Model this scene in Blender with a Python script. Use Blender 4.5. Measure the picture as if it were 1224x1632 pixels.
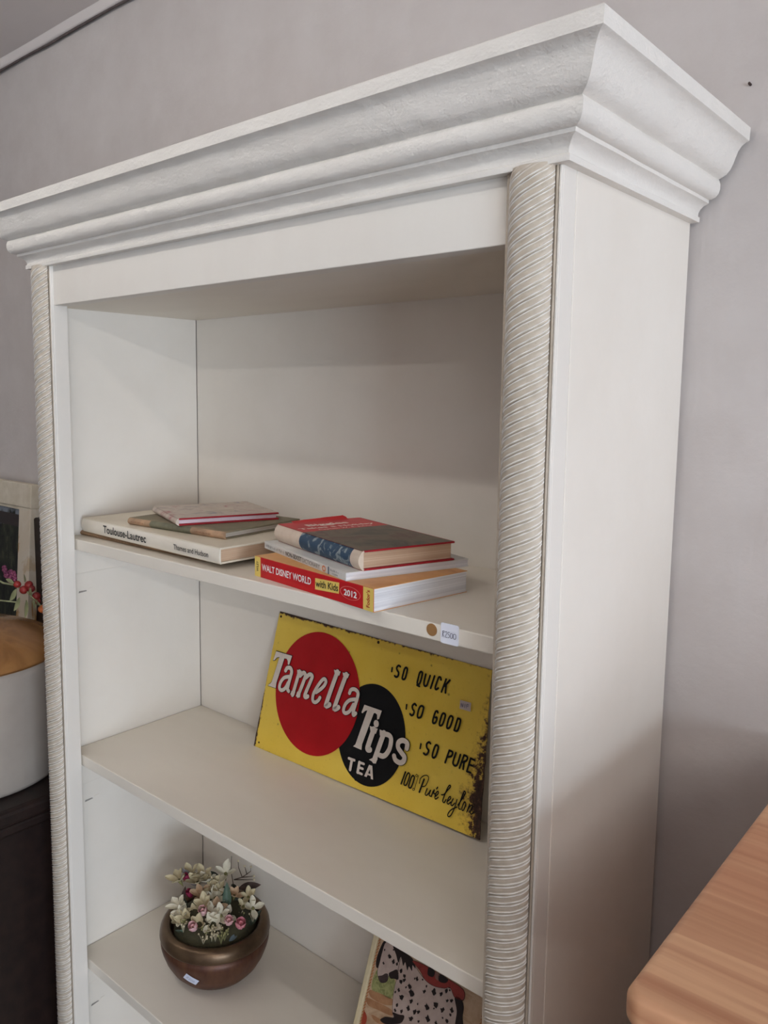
import bpy, bmesh, math, random
from mathutils import Matrix, Vector
random.seed(7)
for o in list(bpy.data.objects): bpy.data.objects.remove(o, do_unlink=True)
scene = bpy.context.scene
COL = scene.collection

# ------------------------------------------------------------------ camera
cam = bpy.data.cameras.new('camera'); cam_o = bpy.data.objects.new('camera', cam); COL.objects.link(cam_o)
cam_o.location = (1.1231, -0.5843, 1.650); cam_o.rotation_euler = (1.45476, -0.00863, 0.72798)
cam.sensor_fit = 'AUTO'; cam.sensor_width = 36.0; cam.lens = 1287.31 / 1632 * 36.0
cam.shift_x = 57.35 / 1632; cam.shift_y = -34.19 / 1632
cam.clip_start = 0.02
scene.camera = cam_o
# ------------------------------------------------------------------ world, window light, exposure
world = bpy.data.worlds.new('world'); scene.world = world; world.use_nodes = True
bg = world.node_tree.nodes['Background']
bg.inputs[0].default_value = (1.0, 0.955, 0.90, 1); bg.inputs[1].default_value = 0.02

def area(name, loc, target, sx, sy, power, col):
    l = bpy.data.lights.new(name, 'AREA'); l.shape = 'RECTANGLE'; l.size = sx; l.size_y = sy; l.energy = power; l.color = col
    o = bpy.data.objects.new(name, l); COL.objects.link(o); o.location = loc
    o.rotation_euler = (Vector(target) - Vector(loc)).to_track_quat('-Z', 'Y').to_euler()
    return o
area('side_window_daylight', (3.86, -1.70, 1.20), (0.0, -1.70, 1.20), 1.7, 1.2, 92, (0.74, 0.86, 1.0))
vs = scene.view_settings
vs.view_transform = 'Standard'; vs.look = 'None'; vs.gamma = 1.0; vs.use_curve_mapping = False; vs.exposure = 0.0
TUBE_STRENGTH = (19.0, 98.0, 14.0)   # batten in front of the bookcase, batten to the right, added fill batten to the left

# ------------------------------------------------------------------ materials
MATS = {}
def node_mat(name):
    m = bpy.data.materials.new(name); m.use_nodes = True
    nt = m.node_tree; b = nt.nodes['Principled BSDF']
    return m, nt, b
def nd(nt, t, **kw):
    n = nt.nodes.new(t)
    for k, v in kw.items(): setattr(n, k, v)
    return n
def coords(nt, scale=(1, 1, 1), loc=(0, 0, 0), rot=(0, 0, 0)):
    tc = nd(nt, 'ShaderNodeTexCoord'); mp = nd(nt, 'ShaderNodeMapping')
    mp.inputs['Scale'].default_value = scale; mp.inputs['Location'].default_value = loc; mp.inputs['Rotation'].default_value = rot
    nt.links.new(tc.outputs['Object'], mp.inputs['Vector']); return mp.outputs['Vector']
def noise(nt, vec, scale, detail=4, rough=.55, dist=0):
    n = nd(nt, 'ShaderNodeTexNoise'); n.inputs['Scale'].default_value = scale; n.inputs['Detail'].default_value = detail
    n.inputs['Roughness'].default_value = rough; n.inputs['Distortion'].default_value = dist
    nt.links.new(vec, n.inputs['Vector']); return n.outputs['Fac']
def ramp(nt, fac, stops, interp='LINEAR'):
    r = nd(nt, 'ShaderNodeValToRGB'); r.color_ramp.interpolation = interp
    el = r.color_ramp.elements
    while len(el) < len(stops): el.new(0.5)
    for e, (p, c) in zip(el, stops): e.position = p; e.color = (c[0], c[1], c[2], 1) if not isinstance(c, (int, float)) else (c, c, c, 1)
    nt.links.new(fac, r.inputs['Fac']); return r.outputs['Color']
def mixc(nt, fac, a, b, mode='MIX'):
    m = nd(nt, 'ShaderNodeMix'); m.data_type = 'RGBA'; m.blend_type = mode
    for sock, v in ((m.inputs[0], fac), (m.inputs[6], a), (m.inputs[7], b)):
        if isinstance(v, (int, float)): sock.default_value = v
        elif isinstance(v, (tuple, list)): sock.default_value = (v[0], v[1], v[2], 1)
        else: nt.links.new(v, sock)
    return m.outputs[2]
def mth(nt, op, a, b=None, c=None, clamp=False):
    m = nd(nt, 'ShaderNodeMath'); m.operation = op; m.use_clamp = clamp
    for i, v in enumerate((a, b, c)):
        if v is None: continue
        if isinstance(v, (int, float)): m.inputs[i].default_value = v
        else: nt.links.new(v, m.inputs[i])
    return m.outputs[0]
def bump(nt, b, h, strength=.2, dist=.002):
    n = nd(nt, 'ShaderNodeBump'); n.inputs['Strength'].default_value = strength; n.inputs['Distance'].default_value = dist
    nt.links.new(h, n.inputs['Height']); nt.links.new(n.outputs['Normal'], b.inputs['Normal'])
def setc(nt, b, col):
    if isinstance(col, (tuple, list)): b.inputs['Base Color'].default_value = (col[0], col[1], col[2], 1)
    else: nt.links.new(col, b.inputs['Base Color'])
def sr(r, g, b):
    f = lambda c: (c/255/12.92) if c/255 <= .04045 else ((c/255+.055)/1.055)**2.4
    return (f(r), f(g), f(b))
def simple(name, c1, c2=None, rough=.6, nscale=30, bscale=80, bstr=.1, metal=0, spec=.4, stretch=(1, 1, 1), bdist=.001):
    if name in MATS: return MATS[name]
    m, nt, b = node_mat(name); v = coords(nt, stretch)
    if c2 is None: c2 = tuple(x * .88 for x in c1)
    f = noise(nt, v, nscale); setc(nt, b, ramp(nt, f, [(.35, c2), (.65, c1)]))
    b.inputs['Roughness'].default_value = rough; b.inputs['Metallic'].default_value = metal; b.inputs['Specular IOR Level'].default_value = spec
    if bstr: bump(nt, b, noise(nt, v, bscale, 3), bstr, bdist)
    MATS[name] = m; return m

def m_wall():
    m, nt, b = node_mat('grey_plaster'); v = coords(nt); vs_ = coords(nt, (6, 6, 1.2))
    big = noise(nt, v, 2.2, 5); mid = noise(nt, v, 14, 5, .6); st = noise(nt, vs_, 1.6, 4, .6, .6)
    setc(nt, b, mixc(nt, .35, ramp(nt, big, [(.3, sr(190, 182, 178)), (.7, sr(200, 193, 189))]), ramp(nt, mid, [(.35, sr(186, 178, 174)), (.65, sr(202, 196, 193))])))
    b.inputs['Roughness'].default_value = .7; b.inputs['Specular IOR Level'].default_value = .25
    h = mth(nt, 'ADD', mth(nt, 'MULTIPLY', mid, .5), mth(nt, 'ADD', mth(nt, 'MULTIPLY', st, 1.2), mth(nt, 'MULTIPLY', noise(nt, v, 120, 3), .10)))
    bump(nt, b, h, .5, .006); return m
def m_paint(name, c1, c2, bs=.12, lump=55, stretch=(1, 1, 1), rough=.42, bd=.002):
    m, nt, b = node_mat(name); v = coords(nt, stretch); w = coords(nt)
    setc(nt, b, ramp(nt, noise(nt, v, 7, 5, .6), [(.3, c2), (.7, c1)]))
    b.inputs['Roughness'].default_value = rough; b.inputs['Specular IOR Level'].default_value = .4
    bump(nt, b, mth(nt, 'ADD', noise(nt, v, lump, 4), mth(nt, 'MULTIPLY', noise(nt, w, 400, 2), .15)), bs, bd); return m
def m_column():
    m, nt, b = node_mat('antiqued_rope_moulding'); v = coords(nt)
    at = nd(nt, 'ShaderNodeAttribute', attribute_name='ridge')
    base = ramp(nt, noise(nt, v, 60, 5, .65), [(.25, sr(180, 166, 148)), (.7, sr(202, 190, 174))])
    speck = ramp(nt, noise(nt, v, 700, 2), [(.70, 0.0), (.76, 1.0)])
    base = mixc(nt, mth(nt, 'MULTIPLY', speck, .5), base, sr(120, 105, 88))
    setc(nt, b, mixc(nt, at.outputs['Fac'], base, sr(252, 250, 246)))
    b.inputs['Roughness'].default_value = .5; bump(nt, b, noise(nt, v, 300, 3), .1, .0008); return m
def m_pine():
    m, nt, b = node_mat('pine_wood'); v = coords(nt, (1.0, 30, 30)); v2 = coords(nt, (2.0, 110, 110)); v3 = coords(nt, (.7, 11, 11), (3, 1, 0)); v4 = coords(nt, (1.4, 62, 62), (1, 5, 2))
    a = noise(nt, v, 1.0, 2, .4, .35); f = noise(nt, v2, 1.0, 3); g = noise(nt, v3, 1.0, 3, .5, .5); h = noise(nt, v4, 1.0, 2, .4, .3)
    c = ramp(nt, g, [(.34, sr(188, 132, 98)), (.48, sr(212, 164, 126)), (.66, sr(222, 178, 136))])
    line = ramp(nt, a, [(.30, 1.0), (.40, .8), (.43, 0.0), (.55, 0.0), (.58, .7), (.62, 0.0)])
    line2 = ramp(nt, h, [(.34, 1.0), (.40, 0.0), (.60, 0.0), (.64, .8)])
    c = mixc(nt, mth(nt, 'MULTIPLY', line, .62), c, sr(164, 104, 72)); c = mixc(nt, mth(nt, 'MULTIPLY', line2, .35), c, sr(158, 100, 68))
    c = mixc(nt, .12, c, ramp(nt, f, [(.35, sr(150, 98, 70)), (.6, sr(228, 186, 148))]))
    setc(nt, b, c); b.inputs['Roughness'].default_value = .45; b.inputs['Specular IOR Level'].default_value = .35
    bump(nt, b, f, .05, .0006); return m
def m_sign():
    # local mm coordinates: x 0..404, z 0..212 ; rust eats the right and lower edges
    m, nt, b = node_mat('yellow_enamel_rust'); tc = nd(nt, 'ShaderNodeTexCoord'); sp = nd(nt, 'ShaderNodeSeparateXYZ'); nt.links.new(tc.outputs['Object'], sp.inputs[0])
    x, z = sp.outputs[0], sp.outputs[2]; v = coords(nt)
    n1 = noise(nt, v, 55, 5, .7); n2 = noise(nt, v, 190, 4, .65); n3 = noise(nt, v, 14, 3)
    yel = ramp(nt, noise(nt, v, 9, 4), [(.3, sr(226, 190, 64)), (.7, sr(236, 204, 84))])
    yel = mixc(nt, ramp(nt, n2, [(.6, 0.0), (.75, .35)]), yel, sr(150, 112, 40))
    dr = mth(nt, 'SUBTRACT', .400, x)           # distance to right edge
    dr = mth(nt, 'ADD', dr, mth(nt, 'MULTIPLY', mth(nt, 'ABSOLUTE', mth(nt, 'SUBTRACT', z, .055)), .16))
    er = mth(nt, 'MULTIPLY_ADD', dr, -13.0, .62)
    xr = mth(nt, 'MULTIPLY', mth(nt, 'SUBTRACT', x, .28), 4.0, clamp=True)
    eb = mth(nt, 'MULTIPLY', mth(nt, 'MULTIPLY_ADD', z, -18.0, .68), xr)
    ez = mth(nt, 'MULTIPLY_ADD', z, -90.0, .36)
    ex = mth(nt, 'MULTIPLY_ADD', x, -90.0, .30)
    et = mth(nt, 'MULTIPLY_ADD', mth(nt, 'SUBTRACT', .210, z), -80.0, .42)
    e = mth(nt, 'MAXIMUM', mth(nt, 'MAXIMUM', er, eb), mth(nt, 'MAXIMUM', mth(nt, 'MAXIMUM', ez, ex), et))
    e = mth(nt, 'MAXIMUM', e, 0.0)
    s = mth(nt, 'ADD', mth(nt, 'MULTIPLY', e, .62), mth(nt, 'ADD', mth(nt, 'MULTIPLY', n1, .62), mth(nt, 'MULTIPLY', n2, .38)))
    mask = ramp(nt, s, [(.74, 0.0), (.79, 1.0)])
    halo = ramp(nt, s, [(.66, 0.0), (.78, .55)])
    vo = nd(nt, 'ShaderNodeTexVoronoi'); vo.inputs['Scale'].default_value = 62; nt.links.new(v, vo.inputs['Vector'])
    spot = mth(nt, 'MULTIPLY', ramp(nt, vo.outputs['Distance'], [(.07, 1.0), (.15, 0.0)]), ramp(nt, n3, [(.52, 0.0), (.60, 1.0)]))
    rust = ramp(nt, n2, [(.35, sr(38, 24, 18)), (.55, sr(66, 40, 26)), (.72, sr(112, 80, 58))])
    c = mixc(nt, halo, yel, sr(150, 100, 36)); c = mixc(nt, mth(nt, 'MULTIPLY', spot, .9), c, sr(84, 52, 22)); c = mixc(nt, mask, c, rust)
    setc(nt, b, c); rr = ramp(nt, mask, [(0, .38), (1, .85)]); nt.links.new(rr, b.inputs['Roughness'])
    bump(nt, b, mth(nt, 'MULTIPLY', mask, n2), .5, .0012); return m
def m_bands(name, axis, stops, mot=.25, mscale=90, rough=.55, alt=None):
    """flat print: colour by object coordinate (metres / 0.25) with mottling"""
    m, nt, b = node_mat(name); tc = nd(nt, 'ShaderNodeTexCoord'); sp = nd(nt, 'ShaderNodeSeparateXYZ'); nt.links.new(tc.outputs['Object'], sp.inputs[0])
    v = coords(nt); f = mth(nt, 'MULTIPLY', sp.outputs[axis], 4.0)
    c = ramp(nt, f, stops, 'CONSTANT')
    n = noise(nt, v, mscale, 5, .6)
    c = mixc(nt, mot, c, ramp(nt, n, [(.3, (.02, .02, .02)), (.7, (.9, .85, .8))]), 'OVERLAY')
    setc(nt, b, c); b.inputs['Roughness'].default_value = rough; bump(nt, b, noise(nt, v, 300, 3), .08, .0005); return m
def m_patches(name, cols, scale=30, rough=.55, dist=1.5, stretch=(1, 1, 1)):
    m, nt, b = node_mat(name); v = coords(nt, stretch); f = noise(nt, v, scale, 4, .6, dist)
    n = len(cols); setc(nt, b, ramp(nt, f, [(.28 + .44 * i / max(1, n - 1), c) for i, c in enumerate(cols)]))
    b.inputs['Roughness'].default_value = rough; return m
def m_pages(name, c1, c2):
    m, nt, b = node_mat(name); v = coords(nt, (3, 3, 900)); f = noise(nt, v, 1, 2)
    setc(nt, b, ramp(nt, f, [(.3, c2), (.7, c1)])); b.inputs['Roughness'].default_value = .85; b.inputs['Specular IOR Level'].default_value = .15
    bump(nt, b, f, .25, .0004); return m

# ------------------------------------------------------------------ mesh helpers
class MB:
    def __init__(s): s.v = []; s.f = []
    def box(s, x0, x1, y0, y1, z0, z1):
        k = len(s.v); s.v += [(x, y, z) for z in (z0, z1) for y in (y0, y1) for x in (x0, x1)]
        s.f += [(k, k+2, k+3, k+1), (k+4, k+5, k+7, k+6), (k, k+1, k+5, k+4), (k+2, k+6, k+7, k+3), (k, k+4, k+6, k+2), (k+1, k+3, k+7, k+5)]; return s
    def grid(s, rows, closed_u=False):
        k = len(s.v); n = len(rows[0])
        for r in rows: s.v += [tuple(p) for p in r]
        for i in range(len(rows)-1):
            for j in range(n if closed_u else n-1):
                a = k+i*n+j; b_ = k+i*n+(j+1) % n; s.f.append((a, b_, b_+n, a+n))
        return s
    def poly(s, pts): k = len(s.v); s.v += [tuple(p) for p in pts]; s.f.append(tuple(range(k, k+len(pts)))); return s
    def prism(s, pts, d):
        k = len(s.v); n = len(pts); s.v += [tuple(p) for p in pts]; s.v += [tuple(Vector(p)+Vector(d)) for p in pts]
        s.f.append(tuple(range(k, k+n))); s.f.append(tuple(range(k+2*n-1, k+n-1, -1)))
        for i in range(n): j = (i+1) % n; s.f.append((k+i, k+n+i, k+n+j, k+j))
        return s
    def lathe(s, prof, cx=0, cy=0, n=48, cap=True):
        rows = [[(cx+r*math.cos(2*math.pi*j/n), cy+r*math.sin(2*math.pi*j/n), z) for j in range(n)] for r, z in prof]
        k = len(s.v); s.grid(rows, True)
        if cap:
            if prof[0][0] > 1e-5: s.f.append(tuple(range(k+n-1, k-1, -1)))
            if prof[-1][0] > 1e-5: e = k+(len(prof)-1)*n; s.f.append(tuple(range(e, e+n)))
        return s
    def tube(s, pts, r, n=8, r1=None):
        pts = [Vector(p) for p in pts]; rows = []
        for i, p in enumerate(pts):
            d = (pts[min(i+1, len(pts)-1)]-pts[max(i-1, 0)]).normalized()
            a = d.cross(Vector((0, 0, 1)))
            if a.length < 1e-3: a = d.cross(Vector((1, 0, 0)))
            a.normalize(); c = d.cross(a); rr = r if r1 is None else r+(r1-r)*i/(len(pts)-1)
            rows.append([tuple(p+a*math.cos(2*math.pi*j/n)*rr+c*math.sin(2*math.pi*j/n)*rr) for j in range(n)])
        k = len(s.v); s.grid(rows, True); s.f.append(tuple(range(k+n-1, k-1, -1))); e = k+(len(rows)-1)*n; s.f.append(tuple(range(e, e+n))); return s
    def ball(s, c, r, n=8, m=5, sz=1.0):
        rows = [[(c[0]+r*math.sin(math.pi*i/m)*math.cos(2*math.pi*j/n), c[1]+r*math.sin(math.pi*i/m)*math.sin(2*math.pi*j/n), c[2]+r*sz*math.cos(math.pi*i/m)) for j in range(n)] for i in range(m+1)]
        return s.grid(rows, True)
    def mesh(s, name, mat=None, smooth=False):
        me = bpy.data.meshes.new(name); me.from_pydata(s.v, [], s.f); me.validate()
        bm = bmesh.new(); bm.from_mesh(me); bmesh.ops.recalc_face_normals(bm, faces=bm.faces); bm.to_mesh(me); bm.free()
        if mat: me.materials.append(mat)
        if smooth: me.polygons.foreach_set('use_smooth', [True]*len(me.polygons))
        return me
def link(name, me, parent=None):
    o = bpy.data.objects.new(name, me); COL.objects.link(o)
    if parent: o.parent = parent
    return o
def tag(o, label=None, cat=None, group=None, kind=None):
    if label: o['label'] = label
    if cat: o['category'] = cat
    if group: o['group'] = group
    if kind: o['kind'] = kind
    return o
def empty(name, loc, rot=(0, 0, 0), **kw):
    o = bpy.data.objects.new(name, None); COL.objects.link(o); o.location = loc; o.rotation_euler = rot; o.empty_display_size = .05
    return tag(o, **kw)
def part(name, mb, mat, parent=None, off=None, smooth=False, bevel=0, seg=2, label=None):
    """off: subtract this world location (parent's) from the vertices"""
    if off is not None: mb.v = [(x-off[0], y-off[1], z-off[2]) for x, y, z in mb.v]
    o = link(name, mb.mesh(name, mat, smooth), parent)
    if bevel:
        md = o.modifiers.new('bevel', 'BEVEL'); md.width = bevel; md.segments = seg; md.limit_method = 'ANGLE'; md.angle_limit = math.radians(40); md.harden_normals = False
    if label: o['label'] = label
    return o
def smooth_by_angle(o, deg=35):
    me = o.data; bm = bmesh.new(); bm.from_mesh(me)
    for e in bm.edges:
        if len(e.link_faces) == 2 and e.calc_face_angle(0) > math.radians(deg): e.smooth = False
    for f in bm.faces: f.smooth = True
    bm.to_mesh(me); bm.free()
def catmull(pts, closed=False, k=5):
    n = len(pts)
    if n < 3: return list(pts)
    out = []; rng = n if closed else n-1
    for i in range(rng):
        p = [pts[(i+d) % n] if closed else pts[min(max(i+d, 0), n-1)] for d in (-1, 0, 1, 2)]
        for t in range(k):
            u = t/k
            out.append(tuple(.5*((2*p[1][c])+(-p[0][c]+p[2][c])*u+(2*p[0][c]-5*p[1][c]+4*p[2][c]-p[3][c])*u*u+(-p[0][c]+3*p[1][c]-3*p[2][c]+p[3][c])*u**3) for c in range(2)))
    if not closed: out.append(tuple(pts[-1]))
    return out
def strokes(mb, data, M, grow=0.0, rnd=7, step=.02):
    """data: [(width, closed, [(x, y)...])] flat pen strokes; M maps (x, y, lift) to a 3-D point"""
    for si, (w, closed, pts) in enumerate(data):
        h = (w+grow)/2; q = catmull(pts, closed); n = len(q); lf = step*(si+1)
        if closed: tan = [(q[(i+1) % n][0]-q[i-1][0], q[(i+1) % n][1]-q[i-1][1]) for i in range(n)]
        else: tan = [(q[min(i+1, n-1)][0]-q[max(i-1, 0)][0], q[min(i+1, n-1)][1]-q[max(i-1, 0)][1]) for i in range(n)]
        L, R = [], []
        for p, (dx, dy) in zip(q, tan):
            l = math.hypot(dx, dy) or 1; L.append(M(p[0]-dy/l*h, p[1]+dx/l*h, lf)); R.append(M(p[0]+dy/l*h, p[1]-dx/l*h, lf))
        if closed: L.append(L[0]); R.append(R[0])
        mb.grid([L, R])
        if not closed:
            for p, (dx, dy), sgn in ((q[0], tan[0], -1), (q[-1], tan[-1], 1)):
                a0 = math.atan2(dy*sgn, dx*sgn)
                mb.poly([M(p[0]+h*math.cos(a0-math.pi/2+math.pi*k/rnd), p[1]+h*math.sin(a0-math.pi/2+math.pi*k/rnd), lf) for k in range(rnd+1)])
    return mb
def grow_poly(pts, d):
    cx = sum(p[0] for p in pts)/len(pts); n = len(pts); area_ = sum(pts[i][0]*pts[(i+1) % n][1]-pts[(i+1) % n][0]*pts[i][1] for i in range(n)); s = 1 if area_ > 0 else -1
    out = []
    for i in range(n):
        a, b_, c = pts[i-1], pts[i], pts[(i+1) % n]
        e1 = Vector((b_[0]-a[0], b_[1]-a[1])).normalized(); e2 = Vector((c[0]-b_[0], c[1]-b_[1])).normalized()
        n1 = Vector((e1.y, -e1.x))*s; n2 = Vector((e2.y, -e2.x))*s; m_ = n1+n2
        if m_.length < .3: m_ = n1
        else: m_ = m_.normalized()*min(1/max(.4, m_.normalized().dot(n1)), 1.8)
        out.append((b_[0]+m_.x*d, b_[1]+m_.y*d))
    return out
def ellipse_fit(pts, n=72):
    """axis-aligned ellipse through traced points"""
    cx = (min(p[0] for p in pts)+max(p[0] for p in pts))/2; cy = (min(p[1] for p in pts)+max(p[1] for p in pts))/2
    rx = (max(p[0] for p in pts)-min(p[0] for p in pts))/2; ry = (max(p[1] for p in pts)-min(p[1] for p in pts))/2
    return [(cx+rx*math.cos(2*math.pi*i/n), cy+ry*math.sin(2*math.pi*i/n)) for i in range(n)]
def text(s, parent, mat, origin, xd, yd, w, h, name='lettering', off=0.0, shear=0.0, label=None):
    cu = bpy.data.curves.new('txt', 'FONT'); cu.body = s; cu.resolution_u = 3; cu.offset = off; cu.shear = shear
    t = bpy.data.objects.new('txt', cu); COL.objects.link(t)
    dg = bpy.context.evaluated_depsgraph_get(); me = bpy.data.meshes.new_from_object(t.evaluated_get(dg)); bpy.data.objects.remove(t, do_unlink=True)
    xs = [v.co.x for v in me.vertices]; ys_ = [v.co.y for v in me.vertices]; x0, x1, y0, y1 = min(xs), max(xs), min(ys_), max(ys_)
    O, X, Y = Vector(origin), Vector(xd).normalized(), Vector(yd).normalized()
    for v in me.vertices:
        v.co = O+X*((v.co.x-x0)/(x1-x0)*w)+Y*((v.co.y-y0)/(y1-y0)*h)
    me.materials.clear(); me.materials.append(mat); me.name = name
    o = link(name, me, parent)
    if label: o['label'] = label
    return o
T_sign_corners=[(3.94,211.7),(-5.27,-1.68),(408.4,2.96),(390.4,208.2)]
T_red=[(92.5,199.7),(133.2,199.1),(170.7,176.4),(189.4,140.2),(190.5,110.8),(180.1,75.2),(158.3,45.0),(127.8,22.4),(95.7,20.5),(61.5,32.6),(34.1,60.3),(22.4,89.8),(22.5,129.0),(36.0,161.3),(62.3,186.2)]
T_blk=[(200.0,149.6),(227.1,148.0),(256.4,130.8),(274.7,101.6),(277.7,77.1),(268.9,49.2),(248.6,23.0),(228.5,11.6),(201.7,10.8),(175.8,20.4),(158.7,37.6)]
T_tam_poly=[[(12.3,152.2),(47.5,152.6),(44.4,138.2),(41.5,138.1),(40.1,143.2),(37.2,145.9),(32.3,145.5),(23.8,105.7),(24.1,97.4),(6.96,97.2),(7.84,99.4),(11.8,102.1),(13.6,105.2),(21.3,145.1),(15.8,143.2),(11.7,137.9),(8.71,137.2)],[(62.6,134.9),(72.2,135.5),(71.8,129.1),(64.4,128.7)],[(135.0,151.6),(148.3,151.8),(146.6,145.4),(137.9,145.9)],[(152.1,151.5),(165.2,152.0),(163.2,145.5),(153.9,147.1)],[(56.6,95.6),(58.3,102.0),(66.3,102.7),(64.9,95.7)],[(68.5,96.0),(70.2,103.6),(77.5,104.1),(77.4,96.2)]]
T_tam=[(6.04,0,[(39.0,128.1),(41.6,132.8),(48.0,134.0),(51.9,129.8),(51.5,123.0),(49.7,110.5),(49.3,102.5),(52.2,99.8)]),(5.68,0,[(48.2,120.9),(38.6,117.0),(32.5,108.4),(32.0,99.6),(37.7,97.6),(44.3,102.6),(48.5,111.6)]),(6.22,0,[(68.0,133.5),(61.5,96.2)]),(6.20,0,[(70.6,127.5),(76.3,133.4),(80.4,131.8),(80.8,126.0),(73.0,97.8)]),(6.14,0,[(83.2,127.8),(89.1,133.8),(94.4,133.1),(94.5,127.9),(86.8,103.8),(88.6,99.7),(92.7,102.0)]),(5.38,0,[(107.7,111.6),(118.8,121.5),(123.6,130.3),(120.4,134.3),(115.7,131.6),(108.4,120.2),(103.1,107.9),(103.8,99.0),(109.1,97.3),(114.4,101.5),(116.9,106.2)]),(7.28,0,[(142.2,150.1),(131.0,102.1),(132.4,98.0),(137.3,101.2)]),(7.17,0,[(159.5,150.3),(147.8,102.0),(149.7,98.1),(154.7,101.7)]),(5.40,0,[(171.0,126.3),(172.9,131.6),(179.4,133.7),(185.7,131.0),(186.4,123.8),(183.1,104.3),(184.3,98.5),(187.7,101.9)]),(5.35,0,[(183.0,120.4),(173.0,116.6),(166.4,108.7),(165.0,99.6),(169.6,97.3),(176.2,101.9),(181.3,112.6)])]
T_tip_poly=[[(200.7,117.4),(232.2,117.2),(229.8,105.3),(226.6,103.5),(225.3,110.1),(221.4,111.4),(219.2,110.3),(207.5,64.0),(207.9,56.2),(192.3,56.7),(195.8,60.6),(207.4,111.4),(203.6,109.5),(199.5,105.1),(197.6,105.5)],[(215.8,91.8),(230.2,91.9),(228.2,84.2),(218.3,85.1)],[(233.5,91.9),(246.8,91.2),(243.0,81.1),(235.3,84.3)],[(223.4,47.4),(228.9,51.4),(238.0,53.2),(236.0,45.7)]]
T_tip=[(8.08,0,[(223.5,89.3),(218.3,64.8),(218.6,60.3),(222.1,60.8)]),(8.90,0,[(226.1,98.3),(226.3,97.3)]),(7.71,0,[(241.6,89.3),(232.4,48.8)]),(6.91,0,[(242.7,88.3),(250.8,88.7),(255.2,84.5),(255.2,72.8),(251.2,63.5),(246.3,59.1),(240.5,58.5)]),(6.86,0,[(282.7,80.4),(282.2,86.9),(274.9,88.6),(268.4,84.5),(268.6,77.6),(275.3,72.4),(281.1,68.4),(280.6,62.5),(275.1,59.0),(267.5,60.3),(264.3,64.7)])]
T_tea=[(3.62,0,[(188.0,38.6),(198.5,39.0)]),(4.45,0,[(193.9,38.5),(193.5,24.4)]),(4.41,0,[(207.8,39.0),(207.4,25.0)]),(3.36,0,[(207.8,39.0),(215.9,39.2)]),(3.36,0,[(207.4,32.1),(215.3,32.3)]),(3.35,0,[(207.4,25.0),(215.2,25.0)])]
T_A=[(225.0,40.9),(230.7,41.1),(235.7,23.8),(231.7,23.6),(230.8,27.1),(225.2,27.0),(224.0,23.7),(219.7,23.6)]
T_Ah=[(228.0,35.7),(230.0,29.8),(226.1,29.7)]
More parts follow.
